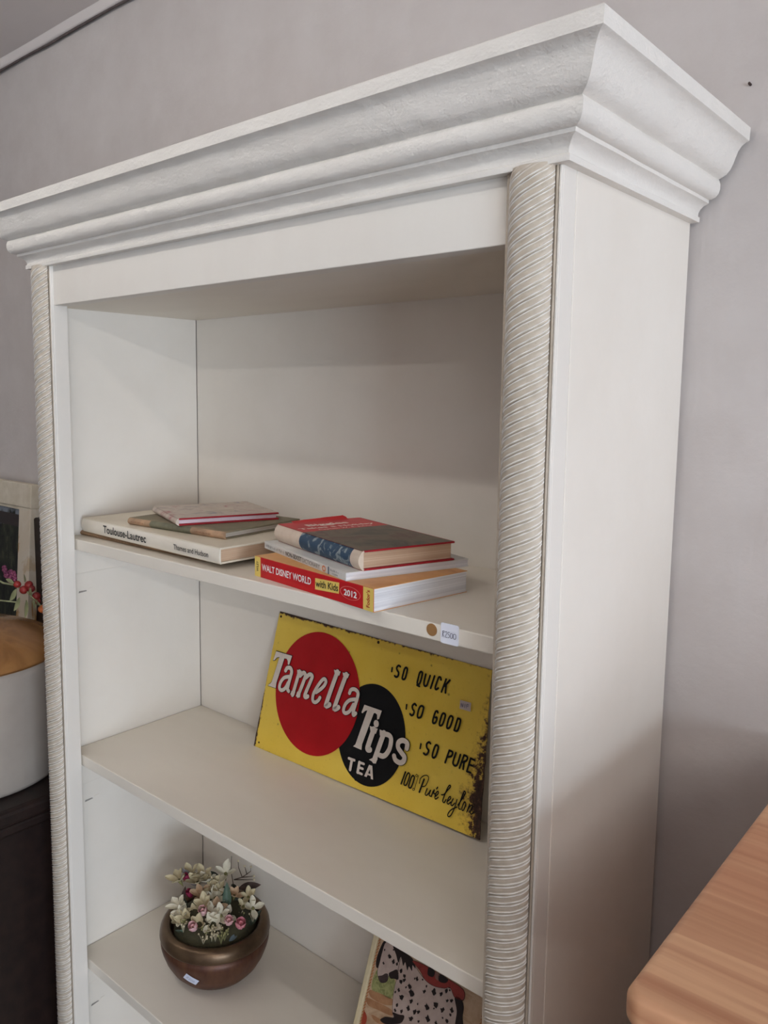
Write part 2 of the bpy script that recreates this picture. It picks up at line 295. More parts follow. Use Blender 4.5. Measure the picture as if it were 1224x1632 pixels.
T_caps=[(2.56,0,[(237.9,177.8),(238.2,172.8)]),(2.94,0,[(251.2,182.5),(248.1,183.3),(245.6,179.6),(247.4,176.2),(249.9,174.2),(250.0,169.8),(247.3,167.3),(244.3,168.2)]),(2.92,1,[(261.7,183.3),(263.6,181.2),(262.6,170.3),(260.1,167.2),(257.6,167.8),(257.6,171.6),(258.7,180.1),(260.2,182.9)]),(2.85,1,[(287.3,183.6),(288.9,181.4),(287.6,170.0),(285.2,166.3),(283.0,167.7),(283.2,172.7),(284.2,181.0),(285.8,183.4)]),(2.87,0,[(283.2,165.0),(287.1,164.3)]),(2.82,0,[(294.4,182.1),(293.6,170.2),(295.8,166.8),(298.6,168.3),(299.9,173.0),(301.6,181.9)]),(2.79,0,[(308.6,183.0),(305.3,166.3)]),(2.76,0,[(319.4,180.7),(318.1,183.4),(315.3,182.8),(313.6,176.2),(312.3,168.6),(314.2,166.7),(317.1,169.2)]),(2.73,0,[(327.0,183.1),(322.9,165.8)]),(2.74,0,[(332.8,183.3),(326.4,174.3)]),(2.73,0,[(328.3,176.2),(329.1,166.1)]),(2.47,0,[(271.4,135.6),(271.7,130.0)]),(2.85,0,[(286.7,138.6),(284.1,140.1),(280.9,136.8),(282.0,132.7),(284.9,130.4),(284.5,126.0),(281.8,124.0),(279.2,125.2)]),(2.82,1,[(296.8,140.3),(299.1,137.8),(297.3,126.9),(294.1,124.2),(291.4,125.3),(291.7,134.0),(293.8,139.2)]),(2.75,0,[(322.1,138.4),(321.1,139.9),(318.4,138.4),(316.6,129.7),(316.6,124.2),(318.9,123.7),(321.4,126.1),(321.9,131.7),(319.4,131.3)]),(2.73,1,[(332.1,139.8),(334.1,137.4),(332.3,126.7),(329.5,123.5),(327.1,124.7),(328.1,133.9),(329.6,138.9)]),(2.69,1,[(344.0,139.4),(345.9,136.9),(343.9,126.3),(341.2,123.2),(339.0,124.4),(339.7,133.7),(341.6,138.8)]),(2.67,0,[(353.2,139.3),(350.5,123.4)]),(2.67,0,[(353.2,139.3),(357.3,138.5),(357.2,131.2),(355.1,123.7),(350.5,123.4)]),(2.39,0,[(303.5,92.1),(303.3,86.2)]),(2.76,0,[(318.0,96.9),(315.6,98.0),(312.5,94.7),(313.6,90.2),(316.8,87.5),(315.8,83.0),(312.9,80.9),(310.0,81.8)]),(2.73,1,[(328.9,97.6),(330.9,95.2),(329.2,84.6),(326.5,81.0),(323.8,82.1),(324.3,89.7),(326.2,96.8)]),(2.67,0,[(347.9,96.7),(344.4,80.2)]),(2.67,0,[(347.9,96.7),(353.0,96.0),(352.3,90.9),(347.3,88.2)]),(2.64,0,[(357.9,96.6),(356.0,84.9),(357.4,81.3),(360.7,81.1),(362.9,84.7),(364.9,96.4)]),(2.63,0,[(370.3,97.4),(366.5,80.0)]),(2.63,0,[(370.3,97.4),(375.3,96.6),(374.8,91.8),(369.4,88.4)]),(2.61,0,[(371.8,89.2),(372.0,80.3)]),(2.59,0,[(380.4,96.4),(377.7,79.4)]),(2.59,0,[(380.4,96.4),(386.4,95.9)]),(2.59,0,[(379.1,88.5),(384.3,88.3)]),(2.60,0,[(377.7,79.4),(383.2,79.3)])]
T_script=[(2.30,0,[(286.1,49.9),(282.0,33.0)]),(2.03,1,[(292.2,50.1),(293.7,47.1),(291.0,35.3),(287.8,33.1),(286.6,35.6),(288.5,45.4),(290.5,49.8)]),(2.01,1,[(299.7,49.0),(301.4,46.6),(299.0,34.4),(296.0,32.3),(294.5,34.7),(296.4,45.1),(298.3,48.8)]),(0.75,0,[(307.4,52.0),(304.0,32.3)]),(0.75,1,[(304.0,52.6),(305.9,51.5),(304.6,49.4),(303.0,50.4)]),(0.75,1,[(302.6,33.9),(304.6,32.8),(303.1,30.9),(301.5,31.8)]),(2.49,0,[(316.8,50.0),(312.5,32.0)]),(1.24,0,[(310.6,42.7),(311.1,49.1),(315.9,54.5),(321.3,56.0),(323.4,52.5),(320.6,43.1),(315.9,40.2)]),(1.60,0,[(323.7,40.2),(321.9,32.8),(324.2,31.7),(327.0,35.6),(329.3,40.3),(328.0,33.7),(331.0,32.5)]),(1.59,0,[(333.1,39.9),(331.4,31.8),(333.3,38.8),(334.6,42.6),(334.5,37.5),(336.9,37.8)]),(1.70,0,[(337.9,44.4),(339.0,47.0)]),(1.58,0,[(338.1,35.1),(341.3,39.8),(340.5,42.2),(338.3,39.7),(337.0,33.9),(338.7,31.7),(342.2,35.1)]),(1.57,0,[(346.4,39.8),(349.9,41.3),(354.1,47.8),(357.7,53.8),(356.1,55.0),(353.6,50.4),(350.4,38.3),(349.4,33.0),(351.9,31.6),(354.2,36.3)]),(1.55,0,[(356.5,34.8),(360.3,39.4),(359.6,41.8),(357.5,39.6),(356.1,33.6),(358.3,31.9),(361.1,35.3)]),(1.54,0,[(364.3,40.7),(362.0,33.6),(364.3,32.0),(367.5,36.3)]),(1.53,0,[(369.9,41.5),(368.0,29.9),(364.5,20.0),(361.3,17.2),(359.9,19.5),(363.4,26.2),(371.4,32.7)]),(1.53,0,[(372.3,35.2),(377.1,45.0),(380.3,52.4),(379.2,54.8),(377.2,51.6),(374.1,36.4),(374.2,31.8),(377.1,31.7)]),(1.51,1,[(382.1,42.3),(383.3,39.5),(381.3,32.3),(379.2,31.6),(378.7,34.6),(380.4,41.2)]),(1.50,0,[(388.6,42.3),(386.3,31.3)]),(1.51,0,[(386.7,33.1),(390.1,40.7),(392.8,40.9),(391.1,33.0),(393.1,31.2),(396.2,35.2)])]
T_stk=[(352.9,162.9),(369.4,163.2),(370.5,152.4),(353.8,152.1)]
T_stkw=[(0.89,0,[(355.8,155.0),(355.7,159.3),(358.3,155.1),(358.3,159.6)]),(0.88,0,[(361.4,155.2),(361.3,159.4)]),(0.88,0,[(364.1,155.4),(364.1,159.9),(366.8,159.8)]),(0.88,0,[(364.0,157.7),(366.5,157.9)])]
T_horse={'edges':[(0.02,153.9),(-0.00,41.8),(10.7,155.4),(9.63,46.5),(176.6,155.0),(178.2,129.1)],'bush':[(12.9,101.5),(14.1,111.1),(17.3,118.7),(27.4,111.2),(36.9,120.0),(47.3,118.8),(49.1,106.3),(48.2,96.3),(40.8,94.3),(34.7,94.4),(26.8,93.7),(21.1,92.1),(15.1,92.7)],'streak1':[(12.2,90.6),(28.8,93.8),(49.2,96.1),(51.7,89.9),(35.9,83.8),(15.6,83.2)],'streak2':[(10.6,79.3),(22.3,81.8),(51.9,84.1),(53.8,77.7),(30.9,74.0),(14.9,72.3)],'streak3':[(23.6,64.6),(41.5,65.9),(53.1,67.2),(43.0,60.8),(29.1,59.9)],'maneL':[(16.8,155.7),(12.5,139.3),(11.9,126.8),(14.7,120.5),(19.2,123.3),(19.6,136.4),(23.9,152.7)],'head':[(20.8,156.0),(18.4,140.4),(18.2,129.7),(17.9,117.4),(20.9,111.2),(28.5,107.9),(35.2,112.5),(36.4,120.5),(41.4,126.6),(47.6,127.9),(48.0,143.0),(48.4,155.1),(33.8,157.0)],'muzzle':[(20.7,111.9),(26.1,115.4),(30.8,120.2),(35.1,120.7),(35.5,112.7),(29.6,107.4),(24.1,107.4)],'body':[(39.7,157.4),(48.4,155.1),(67.5,150.2),(81.1,143.2),(93.7,138.8),(108.3,139.8),(128.4,146.3),(137.4,139.2),(143.1,128.0),(144.6,112.6),(145.7,98.8),(127.5,84.2),(91.3,68.8),(71.1,65.9),(56.8,77.7),(50.8,95.4),(48.9,113.6),(50.2,129.1),(43.2,142.4)],'mane':[(32.6,157.3),(47.8,157.1),(66.2,154.8),(73.7,145.7),(68.2,147.6),(69.3,140.7),(63.5,144.0),(62.2,138.3),(56.6,146.1),(54.6,140.8),(48.5,149.2),(46.6,140.9),(40.3,148.6)],'beard':[(35.8,122.5),(40.6,127.7),(47.3,132.2),(52.1,122.6),(45.0,120.0),(39.9,118.1)],'red':[(66.9,152.2),(81.5,155.0),(104.0,155.1),(122.4,154.9),(146.1,153.1),(148.9,142.6),(137.3,139.9),(128.1,147.5),(120.2,143.2),(104.9,138.9),(91.5,139.9),(80.0,147.0)],'rider1':[(92.5,156.3),(102.0,155.6),(101.4,148.1),(93.2,147.2)],'rider2':[(109.5,155.4),(122.7,155.3),(120.3,149.3),(110.8,147.4)],'rider3':[(103.2,154.9),(109.7,154.7),(109.8,147.6),(105.0,148.3)],'tail':[(136.8,140.3),(146.5,141.8),(151.8,134.9),(152.9,124.4),(156.9,112.6),(154.9,100.6),(150.3,98.3),(145.4,109.7),(143.5,126.8)],'leg':[(38.6,65.2),(45.5,72.3),(57.8,77.5),(54.4,82.4),(63.7,84.0),(72.6,86.8),(71.3,78.3),(63.4,72.2),(47.9,64.6)],'redthing':[(11.6,63.2),(17.6,58.7),(17.9,49.9),(12.2,47.1),(10.9,55.5)],'spots':[(30.9,142.9,2.60),(39.2,139.1,2.40),(24.4,130.9,1.60),(21.7,146.4,1.20),(53.8,133.7,2.40),(59.6,130.4,2.40),(56.4,121.6,2.80),(61.2,125.2,2.40),(70.6,123.0,2.80),(75.2,117.1,4.00),(62.5,104.5,3.60),(56.5,111.3,2.00),(66.1,118.7,1.40),(79.4,135.8,2.20),(76.0,134.3,1.20),(87.2,138.6,1.20),(95.2,133.7,1.40),(93.6,126.1,2.40),(107.5,132.7,3.40),(118.0,134.6,2.40),(124.3,141.5,2.40),(128.0,144.4,1.40),(78.2,106.9,2.60),(88.2,108.8,1.20),(101.6,112.3,3.20),(113.0,119.6,3.60),(112.1,114.5,1.20),(76.1,97.9,2.60),(86.6,97.9,2.80),(91.6,100.1,2.40),(67.5,89.5,2.20),(83.0,87.6,3.20),(106.6,100.2,3.20),(124.4,118.3,3.00),(136.9,125.0,2.60),(133.6,133.9,2.40),(128.0,131.2,2.00),(135.8,118.9,1.80),(132.8,110.4,2.40),(126.4,110.8,1.20),(94.5,90.3,1.80),(119.2,101.0,2.00),(59.0,93.4,2.00),(57.4,86.8,1.80),(104.0,86.5,2.80),(117.2,88.8,2.40),(132.0,100.3,2.40),(78.4,73.8,2.60),(45.3,138.8,1.80),(44.7,147.5,1.80),(52.1,106.3,1.40),(35.2,152.3,1.40)]}

FL=[('cream',-0.0610,-0.0205,0.125),('cream',-0.0562,-0.0013,0.128),('cream',-0.0368,0.0079,0.130),('white',-0.0090,0.0289,0.135),('cream',-0.0196,0.0115,0.116),('white',-0.0048,0.0052,0.108),('beige',-0.0249,-0.0052,0.108),('magenta',-0.0403,-0.0150,0.100),('white',-0.0252,-0.0399,0.094),('cream',-0.0137,-0.0277,0.096),('rose',0.0052,-0.0256,0.097),('rose',0.0103,-0.0474,0.086),('rose',0.0440,-0.0100,0.092),('deeprose',0.0593,-0.0013,0.090),('white',0.0300,-0.0130,0.104),('white',0.0280,-0.0249,0.094),('cream',0.0414,0.0308,0.118),('white',0.0559,0.0274,0.108),('cream',-0.0118,-0.0424,0.090),]
LF=[('green',(0.0202,0.0066,0.105),(0.0149,0.0113,0.135)),('teal',(0.0044,-0.0171,0.100),(-0.0171,-0.0181,0.110)),('dark',(-0.0246,0.0298,0.125),(-0.0420,0.0202,0.130)),('dark',(-0.0106,0.0323,0.110),(-0.0271,0.0129,0.118)),('brown',(0.0055,0.0428,0.115),(0.0224,0.0709,0.112)),('teal',(0.0575,-0.0203,0.085),(0.0562,-0.0034,0.083)),('teal',(0.0154,-0.0147,0.100),(0.0184,-0.0011,0.108)),('dark',(0.0511,0.0339,0.090),(0.0540,0.0459,0.095)),('grey',(-0.0434,-0.0021,0.120),(-0.0615,-0.0130,0.140)),('dark',(-0.0110,-0.0519,0.082),(-0.0152,-0.0616,0.085)),('dark',(-0.0333,-0.0283,0.098),(-0.0452,-0.0280,0.110)),('dark',(0.0503,0.0204,0.085),(0.0550,0.0376,0.088)),('brown',(-0.0540,-0.0194,0.100),(-0.0527,-0.0167,0.115)),]
TW= [[(-0.0024, 0.0398, 0.11), (-0.009, 0.0396, 0.135), (-0.009, 0.0411, 0.16)], [(-0.009, 0.0396, 0.135), (-0.0136, 0.0328, 0.15)], [(-0.007, 0.0438, 0.12), (0.005, 0.0505, 0.126), (0.0172, 0.0571, 0.138), (0.0168, 0.0587, 0.145)], [(0.005, 0.0505, 0.126), (0.0211, 0.0609, 0.13)], [(0.005, 0.0505, 0.126), (0.0025, 0.0456, 0.143), (-0.0004, 0.047, 0.153)], [(0.0118, 0.0544, 0.132), (0.0118, 0.0497, 0.148)], [(-0.007, 0.0438, 0.12), (0.0063, 0.0518, 0.122), (0.0222, 0.0599, 0.125)]]
BB= [(0.0305, -0.0402), (0.0436, -0.0354), (0.0425, -0.0257), (0.0517, -0.0244), (0.028, -0.0317), (0.0349, -0.0503), (0.0176, 0.0226), (0.0325, 0.017), (0.0171, 0.0183), (0.0408, 0.0169), (0.0342, 0.0109), (-0.006, -0.0555), (-0.013, -0.0546), (0.0366, -0.0275), (0.0418, -0.0405), (0.054, -0.0329), (0.0529, 0.0299), (0.0212, -0.0307), (0.0469, -0.0181), (-0.0049, -0.0019), (-0.0111, 0.0042), (-0.0107, 0.0085)]
FL += [('cream',-0.0388,-0.0022,0.122),('white',-0.0278,0.0100,0.124),('cream',-0.0068,0.0150,0.116),('white',-0.0413,-0.0356,0.098),('cream',0.0101,-0.0373,0.092),('white',0.0137,-0.0200,0.100),('cream',-0.0024,-0.0162,0.106),('beige',0.0136,-0.0087,0.100),('white',0.0286,-0.0005,0.097),('cream',0.0376,0.0245,0.104),('cream',-0.0231,-0.0449,0.086),('beige',0.0162,0.0241,0.112),('magenta',-0.0529,-0.0108,0.118)]
LF += [('dark',(-0.0299,0.0148,0.100),(-0.0395,0.0017,0.112)),('dark',(0.0135,0.0262,0.100),(0.0191,0.0430,0.112)),('dark',(0.0257,-0.0119,0.090),(0.0284,-0.0026,0.098)),('dark',(-0.0358,0.0010,0.108),(-0.0391,-0.0146,0.116)),('dark',(-0.0089,-0.0337,0.085),(-0.0188,-0.0415,0.092)),('teal',(0.0064,0.0040,0.100),(-0.0031,0.0027,0.108)),('dark',(0.0375,0.0292,0.090),(0.0553,0.0230,0.086)),('dark',(0.0054,0.0188,0.100),(-0.0070,0.0151,0.110)),('dark',(0.0126,-0.0238,0.090),(0.0050,-0.0311,0.094)),('dark',(-0.0275,0.0273,0.115),(-0.0369,0.0207,0.124)),('dark',(-0.0111,0.0423,0.115),(0.0063,0.0396,0.110)),('green',(-0.0044,-0.0460,0.082),(-0.0089,-0.0577,0.086)),('dark',(0.0067,0.0587,0.105),(0.0252,0.0571,0.100))]
# ------------------------------------------------------------------ setting
mm = .001
W, D, DI, H1, CL, ZF, XI, YS, TF, TH = .82, .2734, .2740, 1.8263, .0483, 1.773, .0158, .0252, .0224, .0166
S1, S2, S3, S4, S5 = 1.4382, 1.1052, .7705, .437, .104
YW = .2785
WALL = m_wall()
def struct(name, mb, mat, label=None, **kw):
    o = part(name, mb, mat, **kw); tag(o, label, None, None, 'structure'); return o
w = MB(); NX, NZ = 90, 60
rows = []
for i in range(NZ+1):
    z = 2.338*i/NZ; r = []
    for j in range(NX+1):
        x = -2.6+6.5*j/NX
        dy = .0012*math.sin(x*7.3+z*3.1)+.001*math.sin(z*9.7-x*4.2)
        r.append((x, YW+.0015+dy*.6, z))
    rows.append(r)
w.grid(rows); struct('wall_back', w, WALL, 'grey plastered wall behind the white bookcase', smooth=True)
struct('ceiling', MB().box(-2.6, 3.96, -3.2, YW+.06, 2.345, 2.40), simple('ceiling_paint', sr(228, 220, 216), sr(220, 211, 207), .8, 3, 60, .15), 'grey ceiling meeting the wall')
mb = MB(); rr = [(0, 0), (.003, -.003), (.007, -.004), (.011, -.002), (.014, .002), (.020, .007)]
mb.grid([[(-2.6+6.5*j/60, YW-.001-d+.0015*math.sin(j*1.7)*(1 if d < .01 else .4), 2.338+h) for j in range(61)] for d, h in rr])
struct('trim_1', mb, simple('ceiling_paint', (1, 1, 1)), 'uneven plaster joint along the ceiling edge', smooth=True)
mb = MB()
mb.tube([(-2.6+6.5*j/60, YW-.006, 2.3325+.0012*math.sin(j*2.1)) for j in range(61)], .0024, 8)
struct('trim_2', mb, simple('dark_joint', sr(96, 86, 84), sr(78, 68, 66), .8), 'thin dark line along the top of the wall', smooth=True)  # thin dark strip where the wall meets the ceiling
struct('floor', MB().box(-2.6, 3.96, -3.2, YW+.05, -.05, 0), simple('floorboards', sr(74, 56, 44), sr(54, 40, 32), .5, 4, 40, .1, stretch=(1, 12, 1)), 'brown floor under the bookcase')

struct('wall_left', MB().box(-2.66, -2.6, -3.2, YW, 0, 2.345), WALL, 'grey plastered side wall')
struct('wall_front', MB().box(-2.6, 3.96, -3.26, -3.2, 0, 2.345), WALL, 'grey plastered wall opposite the bookcase')
mb = MB()
for bx in ((3.90, 3.96, -3.2, -2.55, 0, 2.345), (3.90, 3.96, -.85, YW, 0, 2.345), (3.90, 3.96, -2.55, -.85, 0, .60), (3.90, 3.96, -2.55, -.85, 1.80, 2.345)): mb.box(*bx)
struct('wall_right', mb, WALL, 'grey plastered wall with the shop window')
wn = empty('window_1', (3.93, -1.7, .60), label='white framed shop window in the side wall', kind='structure')
for bx in ((3.895, 3.955, -2.55, -2.50, .60, 1.80), (3.895, 3.955, -.90, -.85, .60, 1.80), (3.895, 3.955, -2.50, -.90, .60, .65), (3.895, 3.955, -2.50, -.90, 1.75, 1.80)):
    part('window_frame', MB().box(*bx), simple('white_metal', (.75, .75, .73)), wn, (3.93, -1.7, .60))
# ceiling lights (out of frame); the left one is added to brighten the wall there
WM = simple('white_metal', (.75, .75, .73))
for (lx, ly, half, stg, lb) in ((.10, -.60, .68, TUBE_STRENGTH[0], 'white fluorescent batten light on the ceiling in front of the bookcase'), (2.66, -1.70, .76, TUBE_STRENGTH[1], 'white fluorescent batten light on the ceiling to the right, towards the window'), (-1.40, -1.00, .68, TUBE_STRENGTH[2], 'unseen batten light in front of the sideboard, added to brighten the wall left of the bookcase')):
    fl = empty('fluorescent_light', (lx, ly, 2.345), label=lb, cat='ceiling light', group='ceiling batten lights')
    part('housing', MB().box(-half-.03, half+.03, -.03, .03, -.045, 0), WM, fl, bevel=.004)
    for sx in (-1, 1): part('end_cap', MB().box(sx*(half+.013)-.014, sx*(half+.013)+.014, -.016, .016, -.085, -.045), WM, fl, bevel=.003)
    tm, tnt, tb = node_mat('tube_glow'); tb.inputs['Emission Color'].default_value = (1.0, .975, .945, 1); tb.inputs['Emission Strength'].default_value = stg; tb.inputs['Base Color'].default_value = (.9, .9, .9, 1)
    part('tube', MB().tube([(-half, 0, -.068), (half, 0, -.068)], .013, 12), tm, fl, smooth=True)

# ------------------------------------------------------------------ bookcase
CREAM = m_paint('cream_paint', sr(234, 227, 217), sr(228, 220, 209))
CREAM_V = m_paint('cream_paint_front', sr(232, 227, 219), sr(226, 219, 210), .14, 40, (1, 1, .35))
LUMPY = m_paint('cornice_paint', sr(232, 227, 220), sr(223, 217, 209), .75, 46, (.5, .5, 1), bd=.004)
SHELF = m_paint('shelf_paint', sr(234, 226, 213), sr(226, 217, 203), .10, 50, (.4, 1, 1), .38)
B0 = (W/2, D/2, 0)
bc = empty('bookcase', B0, label='tall cream-white painted bookcase with moulded cornice and rope-carved columns', cat='bookcase')
def bp(name, mb, mat, **kw): return part(name, mb, mat, bc, B0, **kw)
for x0, x1 in ((0, XI), (W-XI, W)): bp('side_panel', MB().box(x0, x1, TF+.0006, D, 0, H1+.07), CREAM, bevel=.0008)
bp('back_panel', MB().box(XI+.0005, W-XI-.0005, DI, DI+.004, .02, H1), CREAM)
bp('top_panel', MB().box(XI, W-XI, .004, DI-.0006, ZF+.0012, ZF+.02), SHELF)
for x0, x1 in ((0, CL), (W-CL, W)): bp('stile', MB().box(x0, x1, 0, TF, 0, H1+.07), CREAM_V, bevel=.0012)
bp('frieze', MB().box(CL+.0004, W-CL-.0004, .0015, .0225, ZF, H1+.03), CREAM_V, bevel=.001)
bp('plinth', MB().box(CL, W-CL, .002, .022, 0, S5-TH), CREAM_V, bevel=.001)
shelves = []
for z in (S1, S2, S3, S4, S5):
    shelves.append(bp('shelf', MB().box(XI+.0008, W-XI-.0008, YS, DI-.0006, z-TH, z), SHELF, bevel=.0012))
    if z > S5:
        for x0, x1 in ((XI, XI+.0105), (W-XI-.0105, W-XI)): bp('shelf_batten', MB().box(x0, x1, .034, .25, z-TH-.041, z-TH-.0004), CREAM, bevel=.0015)
# old nicks and knife marks in the left inner face, just below each batten
NICK = simple('bare_nick', sr(160, 154, 148), sr(136, 130, 124), .9)
for z in (1.3500, 1.0143, .6650):
    for k, (y, l, hh) in enumerate(((.044, .014, .0018), (.060, .009, .0012))):
        bp('paint_nick', MB().prism([(XI+.0003, y, z-hh+k*.002), (XI+.0003, y+l, z-hh*.4+k*.003), (XI+.0003, y+l*.9, z+hh*.5+k*.003), (XI+.0003, y+.001, z+hh*.6+k*.002)], (.0004, 0, 0)), NICK if k == 0 else CREAM)
# rope columns
COLM = m_column()
def g(x): return math.exp(-(x/.060)**2)
PHS = [0, .10, .20, .26, .29, .315, .34, .365, .39, .43, .50, .57, .61, .635, .66, .685, .71, .74, .80, .90]
def column(xc, zt, PITCH):
    NA = 24; hw, bul = .0186, .0106; mb = MB(); ridge = []; rows = []; z0 = .07; rise = .0260
    n = int((zt-z0)/PITCH)+6; lv = [(k, p) for k in range(n) for p in PHS]
    for k, ph in lv:
        r = []; m_ = g(ph-.34)+g(ph-.66); wob = .00018*math.sin(k*2.7+ph*9)
        for j in range(NA+1):
            th = -1+2*j/NA; a = th*math.radians(88); z = z0+(k+ph)*PITCH+rise*((th+1)/2-1)-.0045*math.exp(-(th+1)/.14)+wob*math.sin(j*.9)
            fade = max(0, min(1, (zt-z)/.010))*min(1, (1-abs(th))/.10); z = max(.09, min(z, zt))
            hgt = (.00135*m_+.0011*(.5+.5*math.cos(2*math.pi*ph))-.0007*g((ph-.5)*1.2))*fade
            r.append((xc+(hw+hgt)*math.sin(a), -.0026-(bul+hgt)*math.cos(a), z)); ridge.append(min(1, m_*1.1)*(1.0 if fade > .5 else .3)*(.85+.15*math.sin(j*1.3+k*1.9)))
        rows.append(r)
    mb.grid(rows)
    o = bp('rope_column', mb, COLM, smooth=True)
    at = o.data.attributes.new('ridge', 'FLOAT', 'POINT'); at.data.foreach_set('value', ridge)
    return o
for side, xc in ((0, .0240), (1, W-.0240)):
    o = column(xc, H1+.002, (.0095, .0084)[side])
    for x0, x1 in ((xc-.0232, xc-.0188), (xc+.0188, xc+.0213)):
        f = MB().box(x0, x1, -.0036 if x0 < xc else -.0026, .0006, .09, H1+.002); part('fillet', f, COLM, o, B0, bevel=.0008)
    part('corner_bead', MB().box(xc+.0217, xc+.0240, -.0027, .0006, .09, H1), CREAM_V, o, B0, bevel=.0007)
    part('backing_strip', MB().box(xc-.0232, xc+.0213, -.0014, .0006, .09, H1), COLM, o, B0)
    part('column_foot', MB().box(xc-.0236, xc+.0236, -.017, .0006, 0, .092), CREAM_V, o, B0, bevel=.002)
# cornice: one profile mitred round three sides
PROF = [(-.010, 0), (.0086, 0), (.0090, .0012), (.0088, .0048), (.0072, .0060), (.0073, .0088), (.0090, .0122), (.0122, .0152), (.0158, .0168), (.0168, .0172), (.0170, .0204),
        (.0196, .0206), (.0232, .0222), (.0258, .0252), (.0270, .0295), (.0270, .0340), (.0258, .0378), (.0250, .0388), (.0282, .0402), (.0322, .0424), (.0354, .0462), (.0378, .0512), (.0396, .0566),
        (.0416, .0622), (.0446, .0666), (.0484, .0694), (.0506, .0700), (.0512, .0704), (.0518, .0822), (.0508, .0832), (-.010, .0832)]
def jit(i, j, n): return .00022*math.sin(i*1.9+j*.63)+.0002*math.sin(i*.7-j*1.31)
def run(a0, a1, axis):
    rows = []; n = 48 if axis == 'f' else 16
    for i, (p, h) in enumerate(PROF):
        r = []
        for j in range(n+1):
            t = j/n; q = p+(jit(i, j, n) if 0 < j < n and 2 < i < len(PROF)-5 else 0)
            if axis == 'f': x = -p+(W+2*p)*t; r.append((x, -q, H1+h))
            elif axis == 'r': y = -p+(D+p)*t; r.append((W+q, y, H1+h))
            else: y = D-(D+p)*t; r.append((-q, y, H1+h))
        rows.append(r)
    return MB().grid(rows)
for ax in 'frl':
    mb = run(0, 1, ax); o = bp('cornice_moulding', mb, LUMPY); smooth_by_angle(o, 38)
bp('cornice_top', MB().box(-.012, W+.012, -.012, D, H1+.0815, H1+.0829), CREAM)
bp('cornice_core', MB().box(-.004, W+.004, -.004, D-.002, H1+.0006, H1+.081), CREAM)
# price sticker and round dot on the edge of the top shelf
PAPER = simple('white_sticker', sr(236, 237, 246), sr(228, 230, 242), .6, 40, 200, .05)
INK = simple('blue_ink', sr(70, 74, 96), sr(58, 60, 84), .6)
mb = MB(); c, rad = (.7092, 1.4314), .0025
def rrect(cx, cz, hw, hh, r):
    pts = []
    for sx, sz, a0 in ((1, 1, 0), (-1, 1, 90), (-1, -1, 180), (1, -1, 270)):
        for k in range(5): a = math.radians(a0+k*22.5); pts.append((cx+sx*(hw-r)+r*math.cos(a), cz+sz*(hh-r)+r*math.sin(a)))
    return pts
mb.prism([(x, YS-.0006, z) for x, z in rrect(.7093, 1.4312, .0100, .0098, .0018)], (0, .0004, 0))
st = bp('price_sticker', mb, PAPER, label='white handwritten price sticker reading R2500')
M = lambda x, y, l=0: (.7003+x*.001, YS-.0009-l*mm, 1.4275+y*.001)
hand = [(.45, 0, [(1.2, 0), (1.6, 5.6)]), (.45, 0, [(1.0, 5.2), (2.8, 6.0), (3.2, 4.6), (1.6, 3.2), (3.4, 0)]), (.45, 0, [(4.4, 4.8), (5.4, 5.8), (6.2, 4.6), (4.6, .4), (6.6, .3)]),
        (.45, 0, [(9.2, 5.6), (7.6, 5.4), (7.6, 3.4), (9.0, 3.0), (9.0, 1.0), (7.4, .2)]), (.45, 1, [(11.4, 5.0), (10.2, 4.2), (10.2, 1.2), (11.6, .4), (12.8, 2.0), (12.6, 4.4)]), (.45, 1, [(14.6, 5.0), (13.4, 4.0), (13.6, 1.0), (15.2, .2), (16.4, 1.8), (16.2, 4.6)])]
part('handwriting', strokes(MB(), hand, M), INK, st, B0)
mb = MB().prism([(.6888+.0060*math.cos(a*math.pi/14), YS-.0005, 1.4314+.0060*math.sin(a*math.pi/14)) for a in range(28)], (0, .0004, 0))
bp('round_sticker', mb, simple('bronze_sticker', sr(158, 118, 74), sr(148, 108, 66), .5), label='round bronze-brown dot sticker')
# ------------------------------------------------------------------ books
R_ = math.radians
BLACK = simple('black_print', (.012, .011, .012), (.009, .009, .01), .6, bstr=0)
WHITE = simple('white_print', sr(238, 236, 232), sr(230, 228, 224), .6, bstr=0)
def book(name, label, loc, rz, L, Dp, T, cover, pages, hard=True, spine=None, board=.0024, over=.003, bulge=.003, ends=None, under=None, group=None):
    o = empty(name, loc, (0, 0, R_(rz)), label=label, cat='book', group=group)
    sp = spine or cover; fc = MB(); bcv = MB()
    if hard:
        part('page_block', MB().box(over, L-over, .003, Dp-over, board, T-board), pages, o, bevel=.0006)
        part('front_cover', MB().box(0, L, .0022, Dp, T-board, T), cover, o, bevel=.0009)
        part('back_cover', MB().box(0, L, .0022, Dp, 0, board), under or cover, o, bevel=.0009)
        n = 8; out = [(.0030-(bulge+.0022)*math.sin(math.pi*i/n)**.8 if 0 < i < n else .0030, T*i/n) for i in range(n+1)]
        inn = [(y+.0016, z) for y, z in out][::-1]
        inn = [(max(y, .0032), min(max(z, .0012), T-.0012)) for y, z in inn]
        m_ = MB().prism([(0, y, z) for y, z in out+inn], (L, 0, 0)); s_ = part('spine', m_, sp, o); smooth_by_angle(s_, 40)
    else:
        part('page_block', MB().box(.0006, L-.0006, .001, Dp-.001, .0005, T-.0005), pages, o)
        part('front_cover', MB().box(0, L, .0004, Dp, T-.0005, T+.0001), cover, o)
        part('back_cover', MB().box(0, L, .0004, Dp, 0, .0005), under or cover, o)
        s_ = part('spine', MB().box(0, L, -.0002, .0006, 0, T), sp, o, bevel=.0004)
    return o, s_
def quad(name, pts, mat, parent, d=(0, .0001, 0)): return part(name, MB().prism(pts, d), mat, parent)
X, Yv, Z = (1, 0, 0), (0, 1, 0), (0, 0, 1)
